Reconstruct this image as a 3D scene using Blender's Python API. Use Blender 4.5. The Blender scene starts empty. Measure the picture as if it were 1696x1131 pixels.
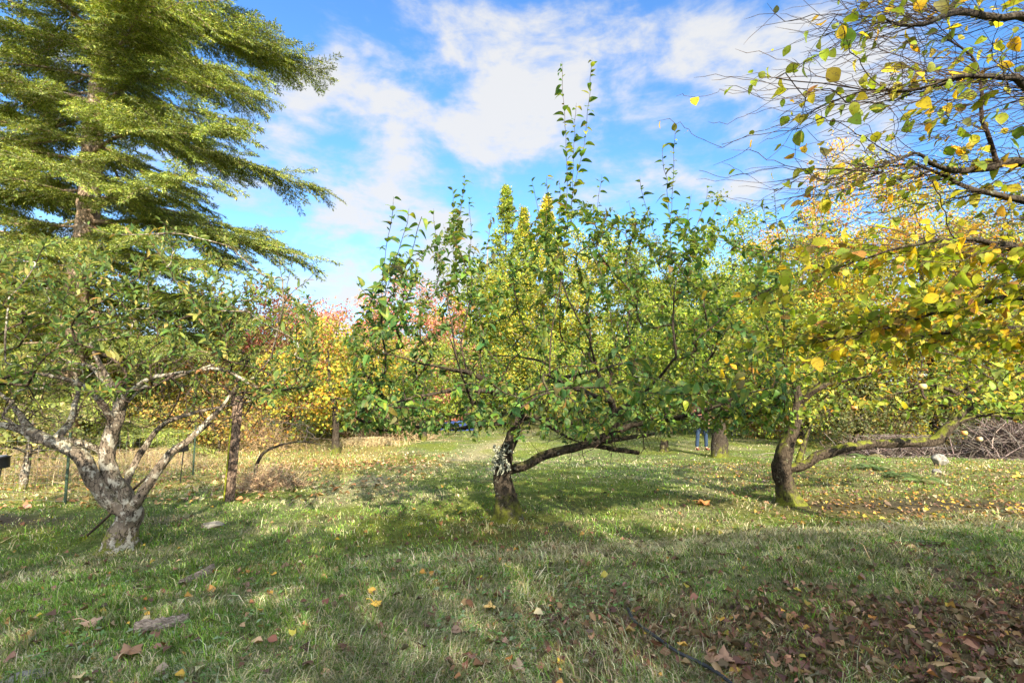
import bpy, math, random
import numpy as np
from mathutils import Vector
random.seed(7)
R = np.random.default_rng(7)
sc = bpy.context.scene
COL = sc.collection
rad = math.radians

# ------------------------------------------------------------------ camera
CAMZ, PITCH, LENS = 1.6, 5.0, 17.5
F = LENS / 36 * 1696
cd = bpy.data.cameras.new('camera'); cam = bpy.data.objects.new('camera', cd); COL.objects.link(cam)
cam.location = (0, 0, CAMZ); cam.rotation_euler = (rad(90 + PITCH), 0, 0)
cd.lens = LENS; cd.sensor_width = 36; cd.clip_start = .05; cd.clip_end = 3000
sc.camera = cam
sc.view_settings.view_transform = 'Standard'; sc.view_settings.look = 'None'
sc.view_settings.gamma = 1; sc.view_settings.exposure = 2.0
sc.cycles.max_bounces = 6; sc.cycles.diffuse_bounces = 4; sc.cycles.transmission_bounces = 4
sc.cycles.caustics_reflective = False; sc.cycles.caustics_refractive = False

# ------------------------------------------------------------------ light
SUN_EL = 27.0
SUN_DIR = np.array([0.26, -0.965])            # horizontal direction towards the sun
SUN_DIR = SUN_DIR / np.linalg.norm(SUN_DIR)
SUN_STRENGTH, SKY_STRENGTH = 4.2, 0.085
def ray(px, py):
    u, v = (px - 848) / F, (565.5 - py) / F
    p = rad(PITCH)
    return np.array([u, math.cos(p) - v * math.sin(p), math.sin(p) + v * math.cos(p)])
sd = bpy.data.lights.new('sun', 'SUN'); so = bpy.data.objects.new('sun', sd); COL.objects.link(so)
sd.energy = SUN_STRENGTH; sd.angle = rad(0.6); sd.color = (1, .85, .60)
e = rad(SUN_EL)
dvec = Vector((SUN_DIR[0] * math.cos(e), SUN_DIR[1] * math.cos(e), math.sin(e)))
so.rotation_euler = dvec.to_track_quat('Z', 'Y').to_euler()
so.location = (-20, -15, 25)

world = bpy.data.worlds.new('World'); sc.world = world; world.use_nodes = True
NT = world.node_tree; NT.nodes.clear()
class NB:
    """tiny node helper"""
    def __init__(s, nt): s.nt = nt
    def n(s, typ, **kw):
        n = s.nt.nodes.new(typ)
        for k, v in kw.items(): setattr(n, k, v)
        return n
    def put(s, sock, v):
        if isinstance(v, bpy.types.NodeSocket): s.nt.links.new(v, sock)
        elif v is not None: sock.default_value = v
    def math(s, op, a, b=None, c=None, clamp=False):
        n = s.n('ShaderNodeMath', operation=op, use_clamp=clamp)
        for i, v in enumerate((a, b, c)): s.put(n.inputs[i], v)
        return n.outputs[0]
    def vmath(s, op, a, b=None):
        n = s.n('ShaderNodeVectorMath', operation=op)
        s.put(n.inputs[0], a); s.put(n.inputs[1], b)
        return n.outputs['Value'] if op in ('DOT_PRODUCT', 'LENGTH') else n.outputs[0]
    def noise(s, vec, scale, detail=4, rough=.55, dist=0):
        n = s.n('ShaderNodeTexNoise'); s.put(n.inputs['Vector'], vec)
        n.inputs['Scale'].default_value = scale; n.inputs['Detail'].default_value = detail
        n.inputs['Roughness'].default_value = rough; n.inputs['Distortion'].default_value = dist
        return n.outputs['Fac']
    def ramp(s, f, stops):
        n = s.n('ShaderNodeValToRGB'); s.put(n.inputs[0], f)
        el = n.color_ramp.elements
        while len(el) < len(stops): el.new(.5)
        for i, (p, c) in enumerate(stops):
            el[i].position = p; el[i].color = (*c, 1) if len(c) == 3 else c
        return n.outputs[0]
    def mix(s, f, a, b, typ='MIX'):
        n = s.n('ShaderNodeMix', data_type='RGBA', blend_type=typ)
        s.put(n.inputs[0], f)
        s.put(n.inputs[6], (*a, 1) if isinstance(a, tuple) and len(a) == 3 else a)
        s.put(n.inputs[7], (*b, 1) if isinstance(b, tuple) and len(b) == 3 else b)
        return n.outputs[2]
    def mrange(s, v, a, b, c=0, d=1, smooth=True):
        n = s.n('ShaderNodeMapRange', interpolation_type='SMOOTHSTEP' if smooth else 'LINEAR')
        s.put(n.inputs[0], v)
        for i, q in enumerate((a, b, c, d)): n.inputs[i + 1].default_value = q
        return n.outputs[0]
W = NB(NT)
sky = W.n('ShaderNodeTexSky', sky_type='NISHITA')
sky.sun_disc = False; sky.sun_elevation = rad(SUN_EL)
sky.sun_rotation = math.atan2(SUN_DIR[0], SUN_DIR[1])
sky.air_density = 1.0; sky.dust_density = 0.4; sky.ozone_density = 2.5
gen = W.n('ShaderNodeTexCoord').outputs['Generated']
sep = W.n('ShaderNodeSeparateXYZ'); W.put(sep.inputs[0], gen)
# clouds: noise over the directions of the sky
dv = W.vmath('MULTIPLY', gen, (1.0, 1.0, 1.7))
nz = W.n('ShaderNodeTexNoise'); W.put(nz.inputs['Vector'], dv); nz.inputs['Scale'].default_value = 5.5; nz.inputs['Detail'].default_value = 9
nz.inputs['Roughness'].default_value = .58; nz.inputs['Distortion'].default_value = .25; nz = nz.outputs['Fac']
nz2 = W.noise(W.vmath('MULTIPLY', gen, (3.0, 3.0, 9.0)), 4.0, 6, .6, .5)
field = None
for (px, py, a, b, amp, tilt) in [
        (610, 215, 120, 62, .55, -5), (740, 165, 170, 85, .62, -5), (880, 175, 110, 70, .38, 0), (570, 200, 70, 50, .35, 0), (690, 250, 160, 40, .35, 0),
        (1150, 140, 110, 85, .50, 10), (1250, 190, 150, 105, .62, 5), (1330, 270, 110, 50, .4, 0), (1400, 160, 90, 90, .4, 0),
        (820, 40, 170, 35, .36, 8), (1075, 30, 80, 20, .34, -12), (1300, 62, 60, 20, .30, -15), (1000, 90, 130, 22, .18, 0),
        (560, 335, 190, 46, .50, 14), (700, 370, 150, 40, .42, 10), (480, 270, 70, 30, .20, 0), (1180, 290, 200, 30, .2, 0), (520, 420, 220, 46, .48, 0), (640, 480, 200, 30, .42, 0),
        (330, 300, 120, 60, .35, 0), (560, 480, 260, 26, .22, 0), (40, 150, 150, 120, .2, 0)]:
    c = ray(px, py); ln = np.linalg.norm(c); c = c / ln
    r1 = np.cross(c, [0, 0, 1]); r1 /= np.linalg.norm(r1); r2 = np.cross(r1, c)
    ct, st = math.cos(rad(tilt)), math.sin(rad(tilt))
    e1 = (r1 * ct - r2 * st) * F * ln / a; e2 = (r1 * st + r2 * ct) * F * ln / b
    df = W.vmath('SUBTRACT', gen, tuple(c))
    x1 = W.vmath('DOT_PRODUCT', df, tuple(e1)); x2 = W.vmath('DOT_PRODUCT', df, tuple(e2))
    q = W.math('ADD', W.math('MULTIPLY', x1, x1), W.math('MULTIPLY', x2, x2))
    g = W.math('MULTIPLY', W.math('POWER', 2.71828, W.math('MULTIPLY', q, -.8)), amp)
    field = g if field is None else W.math('ADD', field, g)
# unseen broad bright cloud added behind the viewer as fill light
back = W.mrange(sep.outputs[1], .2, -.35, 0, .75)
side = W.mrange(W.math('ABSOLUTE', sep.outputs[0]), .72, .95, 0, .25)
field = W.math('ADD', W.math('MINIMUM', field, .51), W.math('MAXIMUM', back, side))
dens = W.math('ADD', field, W.math('MULTIPLY', W.math('SUBTRACT', nz, .5), 2.1))
dens = W.math('ADD', dens, W.math('MULTIPLY', W.math('SUBTRACT', nz2, .5), .55))
cl = W.mrange(dens, .12, .70)
cl = W.math('MAXIMUM', cl, W.mrange(sep.outputs[2], .36, .02, 0, .75))   # pale air low down
hs = W.n('ShaderNodeHueSaturation'); hs.inputs['Saturation'].default_value = 1.1; hs.inputs['Value'].default_value = 1.0
W.put(hs.inputs['Color'], sky.outputs[0])
tint = W.mix(1.0, hs.outputs[0], (0.68, 0.90, 1.08), 'MULTIPLY')
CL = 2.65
def glow_rgb(v):
    c = W.n('ShaderNodeCombineXYZ')
    for k in range(3): W.put(c.inputs[k], v)
    return c.outputs[0]
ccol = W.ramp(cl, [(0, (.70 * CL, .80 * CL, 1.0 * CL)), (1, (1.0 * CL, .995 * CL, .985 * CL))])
glow = W.mrange(W.vmath('DOT_PRODUCT', gen, tuple(dvec)), .10, .98, 1.0, 5.6)   # cloud near the sun boosted to fill the shade
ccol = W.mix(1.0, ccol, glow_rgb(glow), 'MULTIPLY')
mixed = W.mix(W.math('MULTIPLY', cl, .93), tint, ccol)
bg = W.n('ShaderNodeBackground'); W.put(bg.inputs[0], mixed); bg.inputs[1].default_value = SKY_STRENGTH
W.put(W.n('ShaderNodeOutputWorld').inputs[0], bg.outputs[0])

# ------------------------------------------------------------------ noise and terrain
_T = np.random.default_rng(3).random((256, 256))
def vn(x, y, s=0):
    x = np.asarray(x, float) + s * 17.3; y = np.asarray(y, float) + s * 9.1
    xi = np.floor(x).astype(int); yi = np.floor(y).astype(int)
    fx = x - xi; fy = y - yi; fx = fx * fx * (3 - 2 * fx); fy = fy * fy * (3 - 2 * fy)
    a = _T[xi & 255, yi & 255]; b = _T[(xi + 1) & 255, yi & 255]; c = _T[xi & 255, (yi + 1) & 255]; d = _T[(xi + 1) & 255, (yi + 1) & 255]
    return (a * (1 - fx) + b * fx) * (1 - fy) + (c * (1 - fx) + d * fx) * fy
def fbm(x, y, sc_=1, s=0, o=4):
    t = 0; a = 1; w = 0
    for k in range(o):
        t = t + a * vn(np.asarray(x) * sc_, np.asarray(y) * sc_, s + k); w += a; a *= .5; sc_ *= 2.03
    return t / w
def ss(a, b, x):
    t = np.clip((np.asarray(x, float) - a) / (b - a), 0, 1); return t * t * (3 - 2 * t)
def ground(x, y):
    x = np.asarray(x, float); y = np.asarray(y, float)
    h = -.65 * ss(7, 18, y) - .4 * ss(18, 32, y)
    yc = 4.15 + .22 * np.clip(x, -8, 8)
    h = h + .23 * (1 - ss(yc - .6, yc + 1.2, y))
    h = h + .07 * (fbm(x, y, .55, 2, 3) - .5) + .035 * (fbm(x, y, 2.5, 5, 3) - .5)
    h = h - .10 * ss(-3, -7, x) * (1 - ss(10, 16, y))
    return h
def P(px, py, y):
    r = ray(px, py); t = y / r[1]
    return np.array([r[0] * t, y, CAMZ + r[2] * t])
def G(px, py):
    r = ray(px, py); lo, hi = .5, 90.
    for _ in range(60):
        m = (lo + hi) / 2; t = m / r[1]
        if CAMZ + r[2] * t > ground(r[0] * t, m): lo = m
        else: hi = m
    t = lo / r[1]; x = r[0] * t
    return np.array([x, lo, float(ground(x, lo))])

# ------------------------------------------------------------------ mesh collector
class MB:
    def __init__(s): s.v = []; s.f3 = []; s.f4 = []; s.c = []; s.n = 0
    def add(s, v, f3=None, f4=None, col=None):
        v = np.asarray(v, np.float32).reshape(-1, 3)
        if f3 is not None and len(f3): s.f3.append(np.asarray(f3, np.int64).reshape(-1, 3) + s.n)
        if f4 is not None and len(f4): s.f4.append(np.asarray(f4, np.int64).reshape(-1, 4) + s.n)
        if col is None: col = np.ones((len(v), 3))
        col = np.asarray(col, np.float32)
        if col.ndim == 1: col = np.tile(col, (len(v), 1))
        s.v.append(v); s.c.append(col); s.n += len(v)
    def build(s, name, mat, parent=None, smooth=True):
        v = np.concatenate(s.v)
        loc = np.array(parent['_w']) if parent is not None else np.zeros(3)
        v = v - loc.astype(np.float32)
        f3 = np.concatenate(s.f3) if s.f3 else np.zeros((0, 3), int)
        f4 = np.concatenate(s.f4) if s.f4 else np.zeros((0, 4), int)
        me = bpy.data.meshes.new(name)
        me.vertices.add(len(v)); me.vertices.foreach_set('co', v.ravel())
        li = np.concatenate([f3.ravel(), f4.ravel()]).astype(np.int32)
        me.loops.add(len(li)); me.loops.foreach_set('vertex_index', li)
        nf = len(f3) + len(f4); me.polygons.add(nf)
        st = np.concatenate([np.arange(len(f3)) * 3, len(f3) * 3 + np.arange(len(f4)) * 4]).astype(np.int32)
        me.polygons.foreach_set('loop_start', st)
        me.polygons.foreach_set('use_smooth', np.full(nf, smooth))
        me.update(calc_edges=True)
        c = np.concatenate(s.c); c = np.concatenate([c, np.ones((len(c), 1), np.float32)], 1)
        at = me.attributes.new('col', 'FLOAT_COLOR', 'POINT'); at.data.foreach_set('color', c.astype(np.float32).ravel())
        me.materials.append(mat)
        o = bpy.data.objects.new(name, me); COL.objects.link(o)
        if parent is not None:
            o.parent = parent
            for k in ('_l',):
                pass
            # a sub-part's parent is itself a mesh whose origin is the thing's base
            o['_w'] = list(parent['_w'])
            if parent.type == 'MESH': pass
        else: o['_w'] = [0, 0, 0]
        return o
def tag(o, label, cat, group=None):
    o['label'] = label; o['category'] = cat
    if group: o['group'] = group
    return o
def kind(o, k): o['kind'] = k; return o
def thing(name, label, cat, loc, group=None):
    o = bpy.data.objects.new(name, None); COL.objects.link(o); o.empty_display_size = .2
    o.location = [float(q) for q in loc]; o['_w'] = [float(q) for q in loc]
    return tag(o, label, cat, group)
def solo(mb, name, mat, label, cat, group=None, smooth=True, loc=None):
    """a thing that is one mesh, its origin at its own base"""
    if loc is None:
        v = np.concatenate(mb.v); lo, hi = v.min(0), v.max(0); loc = [(lo[0] + hi[0]) / 2, (lo[1] + hi[1]) / 2, lo[2]]
    loc = [float(q) for q in loc]
    mb.v = [a - np.array(loc, np.float32) for a in mb.v]
    o = mb.build(name, mat, None, smooth); o.location = loc; o['_w'] = loc
    return tag(o, label, cat, group)

# ------------------------------------------------------------------ tubes
def unit(a): return a / np.maximum(np.linalg.norm(a, axis=-1, keepdims=True), 1e-9)
def resample(pts, rr, step):
    pts = np.asarray(pts, float); rr = np.asarray(rr, float)
    d = np.r_[0, np.cumsum(np.linalg.norm(np.diff(pts, axis=0), axis=1))]
    n = max(2, int(d[-1] / step) + 1); t = np.linspace(0, d[-1], n)
    if len(pts) > 2:      # Catmull-Rom through the given points
        i = np.clip(np.searchsorted(d, t, 'right') - 1, 0, len(pts) - 2)
        u = ((t - d[i]) / np.maximum(d[i + 1] - d[i], 1e-9))[:, None]
        p0 = pts[np.maximum(i - 1, 0)]; p1 = pts[i]; p2 = pts[i + 1]; p3 = pts[np.minimum(i + 2, len(pts) - 1)]
        q = .5 * (2 * p1 + (p2 - p0) * u + (2 * p0 - 5 * p1 + 4 * p2 - p3) * u * u + (3 * p1 - p0 - 3 * p2 + p3) * u ** 3)
    else:
        q = np.stack([np.interp(t, d, pts[:, k]) for k in range(3)], 1)
    return q, np.interp(t, d, rr)
def tube(mb, pts, rr, sides=6, rough=0., col=None, cap=False, seed=0):
    pts = np.asarray(pts, float); n = len(pts); rr = np.broadcast_to(np.asarray(rr, float), (n,))
    T = unit(np.gradient(pts, axis=0))
    if sides <= 5:
        m = np.abs(T.mean(0)); ref = np.zeros(3); ref[int(np.argmin(m))] = 1
        A = unit(np.cross(T, ref))
    else:
        A = np.zeros((n, 3)); ref = np.zeros(3); ref[int(np.argmin(np.abs(T[0])))] = 1
        a = np.cross(T[0], ref); a /= np.linalg.norm(a)
        for i in range(n):
            a = a - T[i] * a.dot(T[i]); a = a / max(np.linalg.norm(a), 1e-9); A[i] = a
    B = np.cross(T, A)
    th = np.arange(sides) / sides * 2 * math.pi
    ct, st = np.cos(th)[None, :, None], np.sin(th)[None, :, None]
    r = rr[:, None] * np.ones((1, sides))
    if rough > 0:
        s = np.r_[0, np.cumsum(np.linalg.norm(np.diff(pts, axis=0), axis=1))][:, None]
        a1 = th[None, :]
        k = seed * 1.7
        r = r * (1 + rough * (.45 * np.sin(a1 * 2 + s * 5 + k) + .35 * np.sin(a1 * 3 - s * 9 + 2 * k) + .3 * np.sin(a1 * 5 + s * 17 + k)
                 + 1.1 * (vn(a1 * 1.9 + 40 + np.zeros_like(s), s * 16 + k, 3) - .5) + .8 * (vn(a1 * 4.1 + 9 + np.zeros_like(s), s * 38 + k, 4) - .5)))
    V = pts[:, None, :] + r[:, :, None] * (A[:, None, :] * ct + B[:, None, :] * st)
    i = np.arange(n - 1)[:, None] * sides; j = np.arange(sides)[None, :]; j2 = (j + 1) % sides
    f4 = np.stack([i + j, i + j2, i + sides + j2, i + sides + j], -1).reshape(-1, 4)
    V = V.reshape(-1, 3); f3 = None
    if cap:
        V = np.concatenate([V, pts[-1:] + T[-1:] * rr[-1] * .15, pts[:1]])
        k = (n - 1) * sides; jj = np.arange(sides); j3 = (jj + 1) % sides
        f3 = np.concatenate([np.stack([k + jj, k + j3, np.full(sides, n * sides)], 1), np.stack([j3, jj, np.full(sides, n * sides + 1)], 1)])
    mb.add(V, f3, f4, col)

# ------------------------------------------------------------------ leaves
# template: (t along, s side) points and faces
def ovate(k, w=.5, pt=.42):
    """k segments along; midrib + two edges"""
    t = np.linspace(0, 1, k + 1)
    prof = np.sin(np.pi * t ** (math.log(.5) / math.log(pt))) ** .8
    mid = [(q, 0) for q in t]; L = [(q, w * .5 * p) for q, p in zip(t[1:-1], prof[1:-1])]; Rr = [(q, -w * .5 * p) for q, p in zip(t[1:-1], prof[1:-1])]
    V = np.array(mid + L + Rr); f3 = []; f4 = []
    for side, off in ((1, k + 1), (-1, 2 * k)):
        idx = [0] + [off + i for i in range(k - 1)] + [k]
        for i in range(k):
            a, b, c, d = i, i + 1, idx[i + 1], idx[i]
            if i == 0: q = (0, c, b)
            elif i == k - 1: q = (a, d, b)
            else: q = (a, d, c, b)
            if side < 0: q = q[::-1]
            (f3 if len(q) == 3 else f4).append(q)
    return V, np.array(f3), np.array(f4).reshape(-1, 4)
T_APPLE = ovate(5, .60); T_NARROW = ovate(3, .36); T_HAZEL = ovate(8, .78, .47); T_ROUND = ovate(3, .8)
T_QUAD = (np.array([(0, 0), (.45, .3), (1, 0), (.45, -.3)]), np.zeros((0, 3), int), np.array([(0, 3, 2, 1)]))
T_NEEDLE = (np.array([(0, 0), (.5, .10), (1, 0), (.5, -.10)]), np.zeros((0, 3), int), np.array([(0, 3, 2, 1)]))
def leaves(mb, Pp, A, N, L, col, tpl=T_APPLE, fold=.25, droop=.3, wave=.0):
    V, f3, f4 = tpl; n = len(Pp); k = len(V)
    A = unit(A); N = N - A * (N * A).sum(1, keepdims=True); N = unit(N); S = np.cross(A, N)
    L = np.broadcast_to(np.asarray(L, float), (n,))[:, None]
    t = V[:, 0][None, :]; s = V[:, 1][None, :]
    fo = (fold * (.3 + 1.4 * R.random((n, 1)))); dr = droop * (R.random((n, 1)) * 1.6 - .2)
    z = fo * np.abs(s) - dr * t * t
    if wave: z = z + wave * np.sin(t * 9 + R.random((n, 1)) * 6) * np.abs(s) * 2 + wave * .6 * np.sin(t * 4 + s * 6 + R.random((n, 1)) * 6)
    tw = (R.random((n, 1)) - .5) * .5
    z = z + tw * s * t
    Q = Pp[:, None, :] + (A[:, None, :] * t[..., None] + S[:, None, :] * s[..., None] + N[:, None, :] * z[..., None]) * L[:, :, None]
    off = (np.arange(n) * k)[:, None, None]
    c = np.repeat(col, k, 0) if col.ndim == 2 and len(col) == n else col
    mb.add(Q.reshape(-1, 3), (f3[None] + off).reshape(-1, 3) if len(f3) else None, (f4[None] + off).reshape(-1, 4) if len(f4) else None, c)
def pick(pal, n, jit=.18):
    """pal: list of (weight, (r,g,b))"""
    w = np.array([p[0] for p in pal], float); w /= w.sum()
    c = np.array([p[1] for p in pal])[R.choice(len(pal), n, p=w)]
    return np.clip(c * (1 + (R.random((n, 1)) - .5) * 2 * jit) * (1 + (R.random((n, 3)) - .5) * jit), .003, .95)
def rdir(n):
    a = R.normal(size=(n, 3)); return unit(a)

# ------------------------------------------------------------------ materials
def mat(name):
    m = bpy.data.materials.new(name); m.use_nodes = True; m.node_tree.nodes.clear()
    b = NB(m.node_tree); return m, b
def finish(b, surf):
    o = b.n('ShaderNodeOutputMaterial'); b.put(o.inputs[0], surf)
def principled(b, col, rough=.6, spec=.3, bump=None, bs=.3, bd=.01, metal=0):
    p = b.n('ShaderNodeBsdfPrincipled'); b.put(p.inputs['Base Color'], (*col, 1) if isinstance(col, tuple) else col)
    b.put(p.inputs['Roughness'], rough); p.inputs['Specular IOR Level'].default_value = spec; p.inputs['Metallic'].default_value = metal
    if bump is not None:
        q = b.n('ShaderNodeBump'); q.inputs['Strength'].default_value = bs; q.inputs['Distance'].default_value = bd
        b.put(q.inputs['Height'], bump); b.put(p.inputs['Normal'], q.outputs[0])
    return p.outputs[0]
def leaf_mat(name, trans=.4, rough=.45, spec=.35, vein=30, blot=None, spots=0.):
    m, b = mat(name)
    a = b.n('ShaderNodeAttribute', attribute_name='col').outputs['Color']
    oc = b.n('ShaderNodeTexCoord').outputs['Object']
    nz = b.noise(oc, vein, 3)
    c = b.mix(b.mrange(nz, .3, .7, .0, .35), a, (.35, .28, .05) if blot is None else blot, 'MULTIPLY' if blot is None else 'MIX')
    c = b.mix(.65, c, a)
    if spots:
        sn_ = b.noise(oc, 75, 4, .65); c = b.mix(b.mrange(sn_, .60 - spots * .05, .70 - spots * .05, 0, .85), c, (.13, .075, .03))
        c = b.mix(b.mrange(b.noise(oc, 16, 2), .5, .7, 0, .45), c, (.34, .30, .05))
    geo = b.n('ShaderNodeNewGeometry')
    back = b.mix(.22, c, (.28, .36, .20))
    c2 = b.mix(geo.outputs['Backfacing'], c, back)
    p = principled(b, c2, rough, spec)
    t = b.n('ShaderNodeBsdfTranslucent')
    tc = b.mix(1.0, c, (1.9, 1.75, .7), 'MULTIPLY')
    b.put(t.inputs[0], tc)
    mx = b.n('ShaderNodeMixShader'); mx.inputs[0].default_value = trans
    b.put(mx.inputs[1], p); b.put(mx.inputs[2], t.outputs[0])
    finish(b, mx.outputs[0]); return m
M_LEAF = leaf_mat('leaf_glossy', .38, .48, .22, spots=.4)
M_HAZEL = leaf_mat('leaf_hazel', .46, .55, .15, 40, spots=1.0)
M_BGLEAF = leaf_mat('leaf_far', .42, .7, .06, 6)
M_NEEDLE = leaf_mat('needles', .22, .7, .10, 3)
M_GRASS = leaf_mat('grass_blade', .35, .7, .05, 8)
M_DEAD = leaf_mat('dead_leaf', .12, .7, .2, 14, (.14, .07, .035))
def bark_mat(name, dark, light, lich, lich_amt, moss_z=.35, moss_amt=1.0, scale=1.0, moss_all=0.0):
    m, b = mat(name)
    tc = b.n('ShaderNodeTexCoord').outputs['Object']
    mp = b.n('ShaderNodeMapping'); b.put(mp.inputs[0], tc); mp.inputs['Scale'].default_value = (1, 1, .35)
    n1 = b.noise(mp.outputs[0], 38 * scale, 6, .65); n2 = b.noise(tc, 9 * scale, 5, .6, .4); n3 = b.noise(tc, 60 * scale, 3, .6)
    rg = b.noise(mp.outputs[0], 24 * scale, 4, .6, .8)
    crack = b.mrange(b.math('ABSOLUTE', b.math('SUBTRACT', rg, .5)), .0, .045)
    c = b.mix(n1, dark, light)
    c = b.mix(b.math('SUBTRACT', 1, crack), c, tuple(q * .35 for q in dark))
    lf = b.mrange(b.math('ADD', b.math('MULTIPLY', n2, .75), b.math('ADD', b.math('MULTIPLY', n3, .25), b.math('MULTIPLY', n1, .35))), .84 - lich_amt * .40, .92 - lich_amt * .40)
    lc = b.mix(n3, lich, tuple(min(1, q * 1.45) for q in lich))
    c = b.mix(b.math('MULTIPLY', lf, .9), c, lc)
    sp = b.n('ShaderNodeSeparateXYZ'); b.put(sp.inputs[0], tc)
    nm = b.n('ShaderNodeNewGeometry').outputs['Normal']; sn = b.n('ShaderNodeSeparateXYZ'); b.put(sn.inputs[0], nm)
    mz = b.mrange(b.math('ADD', sp.outputs[2], b.math('ADD', b.math('MULTIPLY', b.math('SUBTRACT', n2, .5), 1.1), b.math('MULTIPLY', b.math('SUBTRACT', n3, .5), .5))), moss_z * 1.1, -.05)
    mt = b.math('MULTIPLY', b.mrange(sn.outputs[2], .1, .8), b.mrange(n2, .4, .6, 0, moss_all))
    mo = b.math('MULTIPLY', b.math('MAXIMUM', mz, mt), moss_amt)
    mc = b.mix(n3, (.045, .06, .01), (.20, .22, .03))
    c = b.mix(mo, c, mc)
    h = b.math('ADD', b.math('MULTIPLY', crack, .5), b.math('ADD', n1, b.math('MULTIPLY', lf, .3)))
    finish(b, principled(b, c, .85, .15, h, .8, .012)); return m
M_BARK_A = bark_mat('bark_dark', (.020, .016, .013), (.075, .062, .050), (.17, .18, .15), .18, .30, 1.0, 1, .35)
M_BARK_B = bark_mat('bark_pale', (.05, .042, .035), (.25, .205, .165), (.31, .30, .265), .40, .14, 1.0, .8, .25)
M_BARK_C = bark_mat('bark_mossy', (.022, .017, .014), (.085, .068, .052), (.18, .19, .14), .15, .22, 1.0, 1, 1.6)
M_BARK_FIR = bark_mat('bark_fir', (.14, .10, .07), (.40, .31, .23), (.42, .40, .34), .25, .1, .0, .45)
M_TWIG = bark_mat('bark_twig', (.05, .04, .034), (.17, .14, .115), (.26, .27, .23), .30, .01, 0, 2)
M_TWIG_DARK = bark_mat('bark_shoot', (.035, .025, .022), (.11, .08, .065), (.22, .22, .18), .12, .01, 0, 2)
def plain_mat(name, c1, c2, scale=8, rough=.7, spec=.3, bump=.3, bd=.01, metal=0, stretch=(1, 1, 1)):
    m, b = mat(name)
    tc = b.n('ShaderNodeTexCoord').outputs['Object']
    mp = b.n('ShaderNodeMapping'); b.put(mp.inputs[0], tc); mp.inputs['Scale'].default_value = stretch
    n = b.noise(mp.outputs[0], scale, 6, .62)
    finish(b, principled(b, b.mix(b.mrange(n, .3, .7), c1, c2), rough, spec, n, bump, bd, metal)); return m
def attr_mat(name, rough=.8, spec=.2, scale=20, bump=.4):
    m, b = mat(name)
    a = b.n('ShaderNodeAttribute', attribute_name='col').outputs['Color']
    n = b.noise(b.n('ShaderNodeTexCoord').outputs['Object'], scale, 5, .6)
    c = b.mix(1.0, a, b.ramp(n, [(.25, (.55, .55, .55)), (.75, (1.35, 1.35, 1.35))]), 'MULTIPLY')
    finish(b, principled(b, c, rough, spec, n, bump, .01)); return m
M_ATTR = attr_mat('dry_matter')
M_LICHEN = plain_mat('lichen', (.12, .14, .115), (.34, .36, .31), 40, .9, .1, .8, .01)
M_STONE = plain_mat('stone', (.07, .068, .06), (.27, .265, .25), 13, .85, .2, .9, .03)

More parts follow.
